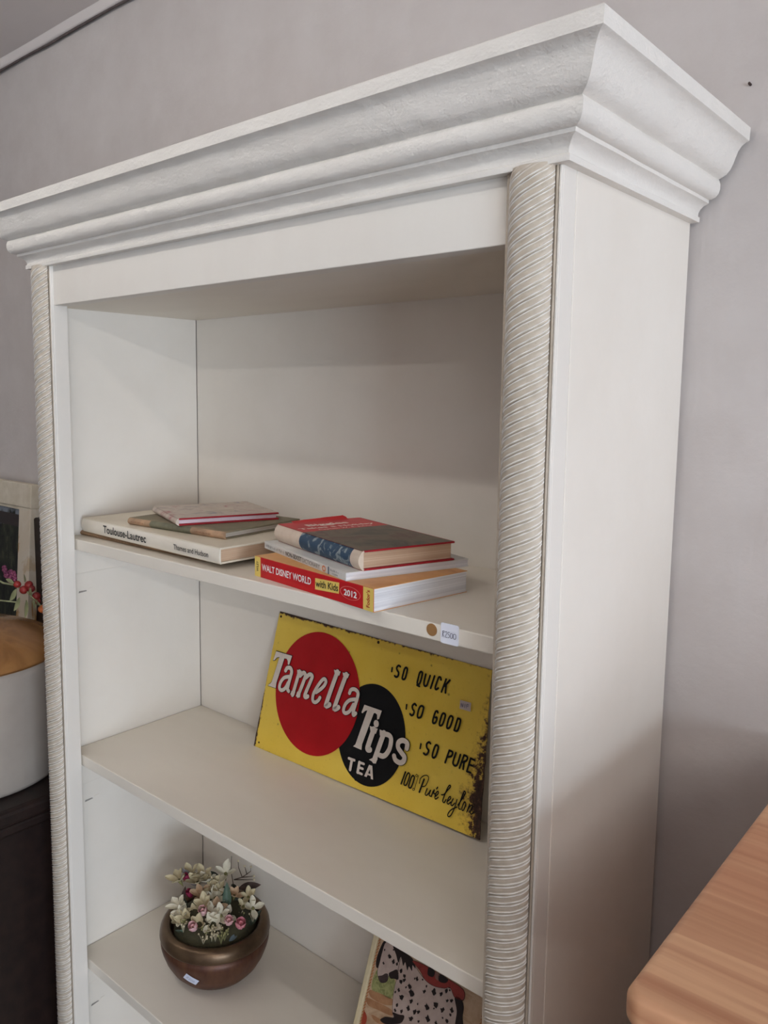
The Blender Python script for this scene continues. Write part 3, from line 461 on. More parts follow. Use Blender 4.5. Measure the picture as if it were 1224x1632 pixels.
def worn_print(parent, mat, x0, x1, y, z, h, seed):   # print too worn to read: a row of small broken strokes
    r = random.Random(seed); d = []; x = x0*1000
    while x < x1*1000:
        if r.random() > .16: d.append((.45, 0, [(x, r.uniform(0, .3)*h*1000), (x+r.uniform(-.3, .4), h*1000*r.uniform(.6, 1))]))
        if r.random() > .5: d.append((.4, 0, [(x, h*500), (x+r.uniform(.7, 1.3), h*1000*r.uniform(.3, .9))]))
        x += r.uniform(1.2, 2.0)
    return part('worn_print', strokes(MB(), d, lambda a, b_, l=0: (a*.001, y-l*2e-5, z+b_*.001)), mat, parent)
# left stack
p_old = m_pages('aged_pages', sr(206, 178, 152), sr(178, 146, 120))
p_wht = m_pages('white_pages', sr(236, 234, 236), sr(206, 203, 206))
b, s = book('art_book', 'thin brown art book at the very bottom, under the thick white book', (.0185, .0485, S1), 0.6, .293, .205, .007, simple('brown_cloth', sr(158, 128, 98), sr(136, 106, 78), .7), p_old, board=.0014, bulge=.001)
worn_print(b, simple('brown_print', sr(96, 72, 52), sr(84, 62, 44), .7), .027, .159, -.0012, .0022, .0028, 1)
cream_j = simple('cream_jacket', sr(226, 215, 196), sr(214, 201, 180), .5, 12, 120, .06)
b, s = book('art_book', 'thick cream-white book with black serif title on its spine, left stack', (.0265, .0463, S1+.007), -2.3, .339, .214, .0205, cream_j, p_old, spine=simple('cream_spine', sr(232, 224, 210), sr(222, 212, 196), .5, 10, 120, .05), bulge=.0006, board=.0026)
text('Toulouse-Lautrec', s, BLACK, (.066, -.0012, .0056), X, Z, .113, .0112, off=.014)
text('Thames and Hudson', s, BLACK, (.244, -.0012, .0063), X, Z, .075, .0068, off=.008)
tan = m_bands('tan_green_cover', 0, [(0, sr(168, 138, 110)), (.190, sr(112, 110, 90)), (.52, sr(172, 140, 112))], .35, 50, .75)
cov = m_patches('worn_olive_cover', [sr(140, 124, 100), sr(122, 114, 92), sr(158, 136, 108)], 14, .75)
b, s = book('novel', 'worn olive and tan old book in the middle of the left stack', (.1323, .0585, S1+.0275), 4.5, .194, .150, .0102, cov, m_pages('grey_pages', sr(214, 206, 196), sr(176, 166, 152)), spine=tan, bulge=.002, board=.0022)
gold = simple('faded_print', sr(132, 84, 62), sr(112, 70, 52), .8)
worn_print(s, gold, .010, .036, -.0026, .0040, .003, 2); worn_print(s, gold, .142, .172, -.0026, .0040, .003, 3)
flo = m_patches('floral_cover', [sr(120, 124, 146), sr(176, 160, 148), sr(196, 182, 168), sr(186, 166, 154), sr(168, 92, 92)], 30, .55, .8)
redcl = simple('red_cloth', sr(166, 26, 38), sr(146, 20, 32), .6)
b, s = book('novel', 'slim floral-patterned book with red board edges, top of the left stack', (.1214, .1083, S1+.0377), -21.5, .132, .147, .0102, redcl, m_pages('pink_white_pages', sr(232, 214, 220), sr(212, 190, 198)), spine=flo, bulge=.002, board=.0024)
fpanel = quad('cover_print', [(.0012, .0015, .0103), (.1308, .0015, .0103), (.1308, .1455, .0103), (.0012, .1455, .0103)], flo, b, (0, 0, .0002))
# small paper slip (torn label) on the floral cover
quad('cover_slip', [(.045, .062, .0106), (.082, .052, .0106), (.100, .092, .0106), (.058, .104, .0106)], simple('slip', sr(206, 194, 180), sr(190, 176, 160), .7), b, (0, 0, .0001))
# right stack
wcov = m_patches('orange_cover', [sr(214, 150, 84), sr(226, 166, 98), sr(204, 138, 76)], 12, .4)
red_s = simple('red_gloss', sr(196, 20, 26), sr(184, 16, 24), .35, bstr=.02); yel_s = simple('yellow_gloss', sr(232, 204, 110), sr(224, 194, 98), .4, bstr=.02)
b, s = book('guidebook', 'red and yellow travel guide paperback dated 2012, bottom of the right stack', (.4172, .0451, S1), -8.3, .2105, .137, .0238, wcov, p_wht, hard=False, spine=red_s)
quad('spine_band', [(0, -.0004, .0001), (.0118, -.0004, .0001), (.0118, -.0004, .0237), (0, -.0004, .0237)], yel_s, s)
quad('spine_band', [(.195, -.0004, .0001), (.2105, -.0004, .0001), (.2105, -.0004, .0237), (.195, -.0004, .0237)], yel_s, s)
text('WALT DISNEY WORLD', s, WHITE, (.0150, -.0006, .0088), X, Z, .0945, .0080, off=.018)
quad('title_patch', [(.1166, -.0005, .0056), (.1568, -.0005, .0086), (.1574, -.0005, .0203), (.1168, -.0005, .0180)], yel_s, s)
text('with Kids', s, BLACK, (.1180, -.0008, .0088), (1, 0, .05), Z, .0378, .0076, off=.012)
ov = [(.0160*math.cos(a*math.pi/24), .0067*math.sin(a*math.pi/24)) for a in range(48)]
mb = MB(); mb.grid([[(.175+x*k, -.0006, .0126+z*k) for x, z in ov] for k in (1, .955)], True); part('year_oval', mb, simple('pale_red_line', sr(236, 150, 140), sr(230, 140, 130), .5), s)
text('2012', s, WHITE, (.1650, -.0006, .0090), X, Z, .0204, .0066, off=.03)
text("Fodor's", s, simple('red_print', sr(176, 24, 30), sr(166, 20, 26), .5), (.2052, -.0006, .0036), Z, (-1, 0, 0), .0176, .0054, off=.02)
text('WILEY', s, BLACK, (.0080, -.0006, .0062), Z, (-1, 0, 0), .0122, .0044, off=.01)
b, s = book('dictionary', 'thin white paperback dictionary between the red guide and the old novel', (.390, .0851, S1+.0240), -18.6, .2045, .158, .0086, simple('white_card', sr(222, 220, 216), sr(208, 205, 200), .5), p_wht, hard=False)
gr = simple('grey_print', sr(120, 120, 122), sr(104, 104, 108), .6); og = simple('orange_ring', sr(222, 140, 96), sr(212, 130, 88), .6)
worn_print(s, gr, .006, .058, -.0006, .0022, .0042, 4); text('NON-SEXIST', s, BLACK, (.0618, -.0006, .0018), X, Z, .042, .0050, off=.01); text('DICTIONARY', s, gr, (.106, -.0006, .0018), X, Z, .042, .0048)
mb = MB(); mb.grid([[(.1575+.0042*k*math.cos(a*math.pi/10), -.0006, .0043+.0034*k*math.sin(a*math.pi/10)) for a in range(20)] for k in (1, .55)], True); part('ring_mark', mb, og, s)
quad('spine_band', [(.1665, -.0005, .0002), (.1690, -.0005, .0002), (.1690, -.0005, .0084), (.1665, -.0005, .0084)], simple('slate_band', sr(92, 106, 120), sr(80, 94, 110), .5), s)
worn_print(s, gr, .172, .190, -.0006, .0046, .0022, 5); worn_print(s, gr, .176, .188, -.0006, .0012, .0022, 6)
nspine = m_bands('novel_spine', 0, [(0, sr(212, 194, 176)), (.262, sr(36, 66, 92)), (.726, sr(210, 192, 174))], .12, 60, .55)
# blue picture band with pale figures on the spine
nt = nspine.node_tree; bb_ = nt.nodes['Principled BSDF']; tc = nd(nt, 'ShaderNodeTexCoord'); sp = nd(nt, 'ShaderNodeSeparateXYZ'); nt.links.new(tc.outputs['Object'], sp.inputs[0])
v = coords(nt, (1, 1, 1)); pale = ramp(nt, noise(nt, v, 75, 4, .55, 1.2), [(.53, 0.0), (.60, 1.0)])
inb = mth(nt, 'MULTIPLY', mth(nt, 'GREATER_THAN', sp.outputs[0], .0665), mth(nt, 'LESS_THAN', sp.outputs[0], .180))
old = bb_.inputs['Base Color'].links[0].from_socket
setc(nt, bb_, mixc(nt, mth(nt, 'MULTIPLY', mth(nt, 'MULTIPLY', pale, inb), .8), old, sr(150, 160, 160)))
ncov = m_patches('novel_picture', [sr(60, 52, 46), sr(84, 76, 64), sr(106, 92, 74), sr(90, 62, 56), sr(124, 104, 82)], 26, .45, .6)
b, s = book('novel', 'old hardback novel with red title panel and dark picture jacket, top of right stack', (.4013, .0946, S1+.0327), -17.5, .199, .122, .0215, redcl, p_old, spine=nspine, bulge=.004, board=.0022)
zc = .0216
quad('cover_print', [(.070, .0012, zc), (.1982, .0012, zc), (.1982, .1190, zc), (.070, .1190, zc)], ncov, b, (0, 0, .0001))
quad('title_panel', [(.0008, .0012, zc), (.070, .0012, zc), (.070, .1190, zc), (.0008, .1190, zc)], simple('red_jacket', sr(206, 40, 44), sr(194, 34, 38), .45), b, (0, 0, .0001))
PINKW = simple('pink_white_print', sr(252, 234, 224), sr(246, 226, 214), .6)
text('Biggles', b, PINKW, (.0400, .0260, zc+.0003), Yv, (-1, 0, 0), .058, .0170, off=.035); text('Takes a Holiday', b, PINKW, (.0560, .0060, zc+.0003), Yv, (-1, 0, 0), .104, .0105, off=.03); text('Captain W. E. Johns', b, PINKW, (.0665, .0250, zc+.0003), Yv, (-1, 0, 0), .074, .0060, off=.02)
# torn flap of the jacket lifting at the far corner
mb = MB(); mb.grid([[(.0004+.012*i/4, .020+.078*j/8+.004*math.sin(j*2.1)*(i == 0), zc+.0003+.0045*(1-i/4)**2*(.4+.6*j/8)) for j in range(9)] for i in range(5)])
part('jacket_flap', mb, MATS['red_jacket'], b, smooth=True)

# ------------------------------------------------------------------ tin sign
LEAN = math.atan2(.0465, .2)
sg = empty('tin_sign', (.2158, .2245, S2), (-LEAN, 0, 0), label='rusty yellow enamel tea sign leaning against the back of the shelf', cat='sign')
def M2(lay): return lambda x, y, l=0: (x*mm, -.0006*lay-l*mm, y*mm)
def flat(name, polys, mat, lay, parent, stk=None, grow=0):
    mb = MB(); f = M2(lay)
    for p in polys: mb.poly([f(*q) for q in (grow_poly(p, grow) if grow else p)])
    if stk: strokes(mb, stk, f, grow*2)
    return part(name, mb, mat, parent)
cor = T_sign_corners
out = []
for i in range(4):   # slightly dented outline
    a, c = cor[i], cor[(i+1) % 4]
    for k in range(24):
        t = k/24; x = a[0]+(c[0]-a[0])*t; y = a[1]+(c[1]-a[1])*t
        if k: d = random.uniform(-.5, .3)+(random.uniform(-1.0, 0) if i == 2 else 0); x += d*(i in (0, 2)); y += d*(i in (1, 3))*.5
        out.append((x*mm, y*mm+.0016))
plate = part('plate', MB().prism([(x, 0, y) for x, y in out], (0, .0014, 0)), m_sign(), sg)
RED = simple('red_enamel', sr(176, 18, 26), sr(164, 14, 22), .5, 20, 100, .03, spec=.2); BLK = simple('black_enamel', (.008, .008, .009), (.006, .006, .007), .5, 20, 100, .03, spec=.15)
flat('black_disc', [ellipse_fit(T_blk)], BLK, 1, plate); flat('red_disc', [ellipse_fit(T_red)], RED, 2, plate)
ENW = simple('white_enamel', sr(226, 214, 202), sr(214, 200, 188), .45, 60, 200, .03)
flat('lettering_outline', T_tam_poly, BLK, 3, plate, T_tam, .85); flat('lettering', T_tam_poly, ENW, 4, plate, T_tam)
flat('lettering_outline', T_tip_poly, BLK, 3, plate, T_tip, .8); flat('lettering', T_tip_poly, ENW, 4, plate, T_tip)
[flat('lettering', [], ENW, 4, plate, T_tea[i:j]) for i, j in ((0, 2), (2, 6))]; flat('lettering', [T_A], ENW, 4, plate); flat('letter_counter', [T_Ah], BLK, 5, plate); [flat('lettering', [], BLK, 3, plate, T_caps[i:j]) for i, j in ((0, 11), (11, 19), (19, None))]; flat('lettering', [], BLK, 3, plate, T_script)
stk = flat('price_sticker', [T_stk], simple('grey_sticker', sr(206, 190, 186), sr(196, 180, 176), .6), 4, plate); flat('handwriting', [], simple('grey_ink', sr(140, 132, 150), sr(130, 122, 140), .6), 5, stk, T_stkw)
for x, y, r in ((8, 206, 2.0), (206, 206.5, 2.2), (204, 14, 2.2), (5, 8, 1.6)):   # rusty nail holes
    mb = MB().lathe([(r*mm*.35, .0), (r*mm, .0), (r*mm*.8, .0006), (r*mm*.35, .0004)], n=14); mb.v = [(a+x*mm, -c, d+y*mm) for a, d, c in mb.v]
    part('nail_hole', mb, simple('rust', sr(70, 44, 26), sr(44, 28, 20), .9), plate)

# ------------------------------------------------------------------ horse picture
TH_ = math.atan(.38218)
PW, PH = .1885, .312
hp_ = empty('horse_picture', (.4686, .155, S3), (-TH_, 0, 0), label='picture of a spotted horse in a cream frame, leaning on the lower shelf', cat='picture')
FR = simple('cream_frame', sr(226, 212, 176), sr(214, 198, 160), .5)
fw, ft = .0085, .014
for nme, bx in (('frame_rail', (0, PW, 0, ft, 0, fw)), ('frame_rail', (0, PW, 0, ft, PH-fw, PH)), ('frame_rail', (0, fw, 0, ft, fw, PH-fw)), ('frame_rail', (PW-fw, PW, 0, ft, fw, PH-fw))):
    part(nme, MB().box(*bx), FR, hp_, bevel=.0022, seg=3)
pc = part('artwork', MB().box(fw-.001, PW-fw+.001, .004, .012, fw-.001, PH-fw+.001), m_patches('art_ground', [sr(170, 136, 104), sr(200, 172, 142), sr(164, 124, 92)], 22, .6), hp_)
def art(name, pts, mat, lay, grow=0):
    mb = MB(); q = grow_poly(pts, grow) if grow else [(x, y) for x, y in pts]; mb.poly([(x*mm, .004-.00015*lay, y*mm) for x, y in catmull(q, True, 4)]); return part(name, mb, mat, pc)
Hh = T_horse
coat = m_patches('horse_coat', [sr(170, 148, 140), sr(194, 174, 164), sr(206, 188, 180)], 30, .6, .5); dk = simple('dark_brown_print', sr(40, 26, 24), sr(28, 18, 18), .6)
art('bush', Hh['bush'], m_patches('bush_print', [sr(96, 104, 58), sr(150, 152, 96), sr(176, 172, 120)], 120, .7), 1)
orr = simple('orange_print', sr(182, 138, 100), sr(160, 112, 76), .7, 60)
for k, ly in (('body', 2), ('head', 3.5), ('red', 5.5)): art('ink_outline', Hh[k], dk, ly, .55)
for k in ('streak1', 'streak2', 'streak3'): art('ground_streak', Hh[k], orr, 1)
for k, mt, ly in (('maneL', dk, 2), ('body', coat, 3), ('head', coat, 4), ('muzzle', simple('muzzle_print', sr(84, 66, 64), sr(56, 42, 42), .6, 140), 5), ('mane', dk, 5), ('beard', dk, 5), ('red', m_patches('blanket_print', [sr(120, 36, 32), sr(150, 52, 44), sr(132, 44, 38)], 60), 6), ('rider1', dk, 7), ('rider2', dk, 7), ('rider3', simple('pale_print', sr(150, 112, 100), sr(130, 92, 84), .6), 7), ('tail', dk, 6), ('leg', dk, 6), ('redthing', simple('rust_red_print', sr(170, 70, 44), sr(150, 56, 36), .6), 6)):
    art({'maneL': 'forelock', 'red': 'saddle_blanket', 'redthing': 'red_flower', 'rider1': 'blanket_pattern', 'rider2': 'blanket_pattern', 'rider3': 'blanket_pattern'}.get(k, k), Hh[k], mt, ly)
xs_ = [p[0] for p in Hh['body']]; yb = min(p[1] for p in Hh['body']); xa, xb = min(xs_), max(xs_)
for t, w_, lean_, col_ in ((.22, 7, -3, coat), (.36, 7, 4, dk), (.74, 8, 3, coat), (.88, 8, -2, dk)):   # legs, below the edge of the photograph
    x0 = xa+(xb-xa)*t; y0 = yb+9; y1 = max(16, yb-48)
    art('leg', [(x0-w_, y0+6), (x0+w_, y0+6), (x0+w_*.55+lean_*.5, (y0+y1)/2), (x0+w_*.5+lean_, y1+3), (x0+w_*.8+lean_, y1), (x0-w_*.6+lean_, y1), (x0-w_*.5+lean_*.6, (y0+y1)/2)], col_, 1.5)
mb = MB(); rs = random.Random(3)
for x, y, r in Hh['spots']:
    r *= 1.25
    n = 9; ph = rs.random()*6
    mb.poly([((x+r*(.75+.35*math.sin(j*2.3+ph))*math.cos(2*math.pi*j/n))*mm, .004-.00015*7, (y+r*1.1*(.75+.35*math.sin(j*1.7+ph))*math.sin(2*math.pi*j/n))*mm) for j in range(n)])
part('coat_spots', mb, dk, pc)['kind'] = 'stuff'
BORD = simple('terracotta_rope', sr(190, 130, 84), sr(170, 108, 66), .6)
for x in (fw+.0016, PW-fw-.0016):
    mb = MB(); n = 74
    for i in range(n): z = fw+(PH-2*fw)*(i+.5)/n; mb.tube([(x-.0011, .0036, z-.0017), (x+.0011, .0036, z+.0017)], .0008, 5)
    part('rope_border', mb, BORD, hp_)
# ------------------------------------------------------------------ brass and copper pot with dried flowers
PC = (.205, .149, S3)
pot = empty('flower_pot', PC, label='round copper-brown pot with a rolled brass rim on the lower shelf', cat='pot')
def m_copper():
    m, nt, b = node_mat('aged_copper'); v = coords(nt); f = noise(nt, v, 22, 5, .6, .5); g2 = noise(nt, coords(nt, (1, 1, .25)), 90, 3)
    c = ramp(nt, f, [(.25, sr(54, 28, 22)), (.5, sr(76, 42, 32)), (.75, sr(98, 64, 44))]); setc(nt, b, mixc(nt, .3, c, ramp(nt, g2, [(.3, sr(60, 32, 24)), (.7, sr(128, 92, 64))])))
    b.inputs['Metallic'].default_value = .35; nt.links.new(ramp(nt, f, [(.3, .36), (.7, .52)]), b.inputs['Roughness']); bump(nt, b, g2, .05, .0008); return m
BRASS = simple('aged_brass', sr(116, 94, 72), sr(84, 66, 50), .34, 20, 120, .06, .7)
POTP = [(.040, 0), (.050, .001), (.058, .006), (.068, .017), (.0755, .030), (.0800, .042), (.0822, .050), (.0832, .0645)]
part('body', MB().lathe(POTP, n=64), m_copper(), pot, smooth=True)
part('rim', MB().lathe([(.0815, .0630), (.0836, .0640), (.0840, .0655), (.0838, .068), (.0830, .0735), (.0808, .0785), (.0775, .0815), (.0735, .0825), (.0695, .0815), (.0672, .0785), (.0668, .072), (.070, .058), (.0715, .046)], n=64, cap=False), BRASS, pot, smooth=True)
part('inside', MB().lathe([(.0718, .047), (.060, .046), (.0001, .046)], n=32, cap=False), simple('pot_dark', sr(40, 30, 24), sr(30, 22, 18), .9), pot)
def potr(z):
    for (r0, z0), (r1, z1) in zip(POTP, POTP[1:]):
        if z0 <= z <= z1: return r0+(r1-r0)*(z-z0)/(z1-z0)
    return .083
def onpot(a, b, lift):
    t = R_(-33); u = a*math.cos(t)-b*math.sin(t); w_ = a*math.sin(t)+b*math.cos(t); z = .0355+w_*.92; r = potr(z)+lift; ph = R_(-66)+u/r
    return (r*math.cos(ph), r*math.sin(ph), z)
mb = MB(); mb.grid([[onpot((-.5+i/7)*.0215, (-.5+j/6)*.0155, .0007) for i in range(8)] for j in range(7)])
st = part('price_sticker', mb, simple('blue_white_sticker', sr(216, 222, 238), sr(206, 212, 230), .6), pot, smooth=True, label='small white price sticker')
hw_ = [(.5, 0, [(-7, -3), (-6.2, 3), (-4.2, 2), (-6, 0), (-4, -3)]), (.5, 0, [(-2.6, 2.4), (-1, 2.6), (-2.6, -2.6), (-.6, -2.6)]), (.5, 1, [(1.6, 2.2), (.4, 0), (1.6, -2.4), (2.8, 0)]), (.5, 1, [(5, 2.2), (3.8, 0), (5, -2.4), (6.2, 0)])]
part('handwriting', strokes(MB(), hw_, lambda x, y, l=0: onpot(x*mm, y*mm, .0011+l*mm)), simple('grey_ink2', sr(150, 154, 172), sr(140, 144, 164), .6), st)

fa = empty('flower_arrangement', (PC[0], PC[1], S3+.047), label='arrangement of cream blossoms and small pink roses filling the copper pot', cat='flowers')
HZ = .047
part('foam_base', MB().lathe([(.0005, .0), (.058, .0), (.064, .012), (.062, .028), (.052, .042), (.034, .054), (.0005, .060)], n=24, cap=False), m_patches('moss', [sr(34, 34, 22), sr(62, 58, 36), sr(48, 40, 28)], 160, .95), fa, smooth=True)
def petal_mesh(name, L, Wd, cup, mat, ruff=.0):
    rows = []
    for i in range(6):
        t = i/5; w_ = Wd*(math.sin(math.pi*(.10+.86*t))**.75)*(.6+.4*t if t < .6 else .84+.1*(1-t)); r = []
        for j in range(6):
            s_ = -1+2*j/5; r.append((t*L, s_*w_/2, cup*(t**2)*L*.6+.25*w_*s_*s_+ruff*math.sin(5*s_+6*t)*t*L))
        rows.append(r)
    return MB().grid(rows).mesh(name, mat, True)
PETM = {'cream': simple('petal_cream', sr(208, 196, 162), sr(186, 170, 134), .7, 60), 'white': simple('petal_white', sr(222, 214, 194), sr(198, 190, 166), .7, 60), 'beige': simple('petal_beige', sr(206, 176, 144), sr(180, 148, 116), .7, 60),
        'rose': simple('petal_pink', sr(240, 200, 198), sr(230, 178, 180), .7, 90), 'deeprose': simple('petal_deep_pink', sr(230, 160, 166), sr(218, 138, 150), .7, 90), 'magenta': simple('petal_magenta', sr(158, 44, 78), sr(128, 30, 62), .7, 90)}
PM = {k: petal_mesh('petal', .0215, .0150, .30, PETM[k], .05) for k in ('cream', 'white', 'beige')}
PR = {k: petal_mesh('petal', .0098, .0104, 1.4, PETM[k]) for k in ('rose', 'deeprose', 'magenta')}
CAL = simple('calyx', sr(128, 124, 78), sr(100, 96, 60), .8)
RC = random.Random(11)
def flower(kind, x, y, h, sc=1.0):
    tilt = Vector((x*7+.25, y*7-.35, 1.0)).normalized(); q = tilt.to_track_quat('Z', 'X').to_matrix().to_4x4()
    if kind in PM:
        c = part('blossom', MB().lathe([(.0003, -.014), (.0012, -.010), (.0030, -.003), (.0034, .001), (.0018, .0035), (.0003, .004)], n=10, cap=False), CAL, fa, smooth=True)
        n, meshes = RC.choice((4, 5, 5)), PM[kind]
        c.matrix_local = Matrix.Translation((x, y, h-HZ)) @ q @ Matrix.Rotation(RC.random()*6, 4, 'Z') @ Matrix.Scale(sc*RC.uniform(.72, .95), 4)
        for i in range(n):
            p = link('petal', meshes, c); p.matrix_local = Matrix.Rotation(2*math.pi*i/n+RC.uniform(-.2, .2), 4, 'Z') @ Matrix.Translation((.0014, 0, .0005)) @ Matrix.Rotation(-R_(RC.uniform(5, 55)), 4, 'Y') @ Matrix.Scale(RC.uniform(.85, 1.15), 4)
    else:
        c = part('rose', MB().lathe([(.0003, -.004), (.0026, -.0015), (.0032, .002), (.0022, .0048), (.0003, .0050)], n=10, cap=False), PETM[kind], fa, smooth=True)
        c.matrix_local = Matrix.Translation((x, y, h-HZ+.007)) @ q @ Matrix.Scale(sc*1.4, 4)
        for ring, (n, tl, ss) in enumerate(((3, 78, .62), (4, 62, .8), (5, 40, 1.0))):
            for i in range(n):
                p = link('petal', PR[kind], c); p.matrix_local = Matrix.Rotation(2*math.pi*(i+ring*.4)/n, 4, 'Z') @ Matrix.Translation((.0006+.0006*ring, 0, -.002)) @ Matrix.Rotation(-R_(tl), 4, 'Y') @ Matrix.Scale(ss, 4)
for f in FL: flower(f[0], f[1], f[2], f[3], .8 if f[0] == 'magenta' else (1.15 if f[0] == 'deeprose' else 1.0))
LM = {'green': simple('leaf_green', sr(84, 104, 86), sr(64, 84, 68), .55, 80), 'teal': simple('leaf_bluegreen', sr(104, 118, 122), sr(84, 98, 104), .6, 80), 'dark': simple('leaf_dark', sr(58, 66, 50), sr(42, 48, 38), .6, 80), 'brown': simple('leaf_brown', sr(84, 66, 58), sr(64, 48, 42), .7, 80), 'grey': simple('leaf_grey', sr(128, 122, 122), sr(106, 100, 102), .7, 80)}
for k, a, b_ in LF:
    a = Vector((a[0], a[1], a[2]-HZ-.004)); b_ = Vector((b_[0], b_[1], b_[2]-HZ)); d = b_-a; L = d.length*1.1; d.normalize()
    side = d.cross(Vector((.55, -.45, .7))).normalized(); nrm = side.cross(d); rows = []
    for i in range(8):
        t = i/7; w_ = L*.42*math.sin(math.pi*min(1, t*.97+.03))**.8*(1-.35*t)
        rows.append([tuple(a+d*(t*L)+side*(s_*w_/2)+nrm*(.22*w_*abs(s_)-.12*L*t*t)) for s_ in (-1, -.5, 0, .5, 1)])
    part('leaf', MB().grid(rows), LM[k], fa, smooth=True)
TWG = simple('twig_brown', sr(92, 74, 62), sr(70, 54, 46), .8); BRY = simple('dried_berry', sr(206, 194, 164), sr(176, 162, 132), .8)
for l in TW:
    pts = [(x, y, h-HZ) for x, y, h in l]; part('twig', MB().tube(pts, .0008, 6, .0004), TWG, fa, smooth=True)
for i, (x, y) in enumerate(BB):
    mb = MB(); top = Vector((x, y, .094-HZ+RC.uniform(-.003, .003)))
    for k in range(6):
        e = top+Vector((RC.uniform(-.006, .006), RC.uniform(-.006, .006), RC.uniform(-.002, .006)))
        mb.tube([top-Vector((0, 0, .012)), (top+e)/2-Vector((0, 0, .004)), e], .0003, 4); mb.ball(e, RC.uniform(.0011, .0018), 7, 5)
    part('berry_sprig', mb, BRY if i % 3 else simple('moss_berry', sr(150, 146, 98), sr(120, 116, 74), .8), fa, smooth=True)
for l in TW[2:]:
    e = l[-1]; mb = MB().ball((e[0], e[1], e[2]-HZ), .0018, 7, 5); part('twig_bud', mb, BRY, fa, smooth=True)

# ------------------------------------------------------------------ left of the bookcase: dark cabinet, frame, jug, berry sprig
DARK = simple('dark_mahogany', sr(38, 24, 20), sr(26, 16, 14), .45, 6, 60, .05, stretch=(1, 8, 8))
cb = empty('sideboard', (-.55, -.05, 0), label='dark mahogany sideboard with raised back, left of the bookcase', cat='sideboard')
C0 = (-.55, -.05, 0)
part('top', MB().box(-1.06, -.030, -.40, .268, .992, 1.02), DARK, cb, C0, bevel=.008, seg=3)
part('top_moulding', MB().box(-1.05, -.036, -.392, .264, .975, .992), DARK, cb, C0, bevel=.004)
part('body', MB().box(-1.03, -.046, -.37, .262, .09, .975), DARK, cb, C0, bevel=.003)
part('back_board', MB().box(-1.04, -.036, .250, .272, 1.02, 1.385), DARK, cb, C0, bevel=.004)
for x0, x1 in ((-1.015, -.545), (-.535, -.062)):
    d_ = part('door', MB().box(x0, x1, -.384, -.37, .12, .95), DARK, cb, C0, bevel=.003); xk = x1-.03 if x0 < -.8 else x0+.03
    part('knob', MB().ball((xk, -.396, .56), .013, 12, 8), BRASS, d_, C0, smooth=True)
for x in (-1.0, -.08):
    for y in (-.33, .23): part('foot', MB().box(x-.03, x+.03, y-.03, y+.03, 0, .092), DARK, cb, C0, bevel=.006)

# frame: back face leans on the raised back board
FA = math.atan2(.030, .43)
FWD, FHT = .52, .437
fr = empty('picture_frame', (-.522-FWD, .2165, 1.0205), (-FA, 0, 0), label='worn cream-painted wooden frame with peeling paint, behind the stoneware jug', cat='picture frame')
def m_worn():
    m, nt, b = node_mat('worn_frame_paint'); v = coords(nt, (1, 1, .45)); f = noise(nt, v, 16, 5, .6, .8); g2 = noise(nt, coords(nt), 90, 4)
    c = ramp(nt, f, [(.0, sr(150, 112, 68)), (.36, sr(172, 134, 88)), (.40, sr(200, 186, 164)), (.60, sr(206, 196, 180)), (.66, sr(190, 170, 142))])
    setc(nt, b, mixc(nt, ramp(nt, g2, [(.72, 0.0), (.76, .8)]), c, sr(90, 84, 82))); b.inputs['Roughness'].default_value = .7; bump(nt, b, f, .3, .002); return m
WORN = m_worn(); WORNL = simple('worn_frame_pale', sr(214, 204, 186), sr(196, 184, 162), .65)
fm = .052
for nme, bx in (('frame_rail', (0, FWD, 0, .022, 0, fm)), ('frame_rail', (0, FWD, 0, .022, FHT-fm, FHT)), ('frame_stile', (0, fm, 0, .022, fm, FHT-fm)), ('frame_stile', (FWD-fm, FWD, 0, .022, fm, FHT-fm))):
    part(nme, MB().box(*bx), WORN if 'stile' in nme else WORNL, fr, bevel=.002)
for bx in ((fm, FWD-fm, .004, .012, FHT-fm-.007, FHT-fm), (FWD-fm-.007, FWD-fm, .004, .012, fm, FHT-fm-.007), (fm, fm+.007, .004, .012, fm, FHT-fm-.007)):
    part('slip_moulding', MB().box(*bx), WORNL, fr, bevel=.0015)
# painted landscape: sky with dark trees
m, nt, b = node_mat('dark_tree_picture'); tc = nd(nt, 'ShaderNodeTexCoord'); sp = nd(nt, 'ShaderNodeSeparateXYZ'); nt.links.new(tc.outputs['Object'], sp.inputs[0]); v = coords(nt)
hgt = mth(nt, 'ADD', sp.outputs[2], mth(nt, 'MULTIPLY', mth(nt, 'SUBTRACT', noise(nt, v, 16, 4, .6), .5), .16))
trees = ramp(nt, noise(nt, coords(nt, (1, 1, .5)), 60, 5, .65), [(.38, sr(14, 16, 13)), (.58, sr(40, 44, 31)), (.78, sr(86, 82, 62))])
setc(nt, b, mixc(nt, ramp(nt, hgt, [(.352, 0.0), (.366, 1.0)]), trees, sr(120, 126, 134))); b.inputs['Roughness'].default_value = .5; b.inputs['Specular IOR Level'].default_value = .2
part('picture', MB().box(fm-.002, FWD-fm+.002, .010, .016, fm-.002, FHT-fm+.002), m, fr)

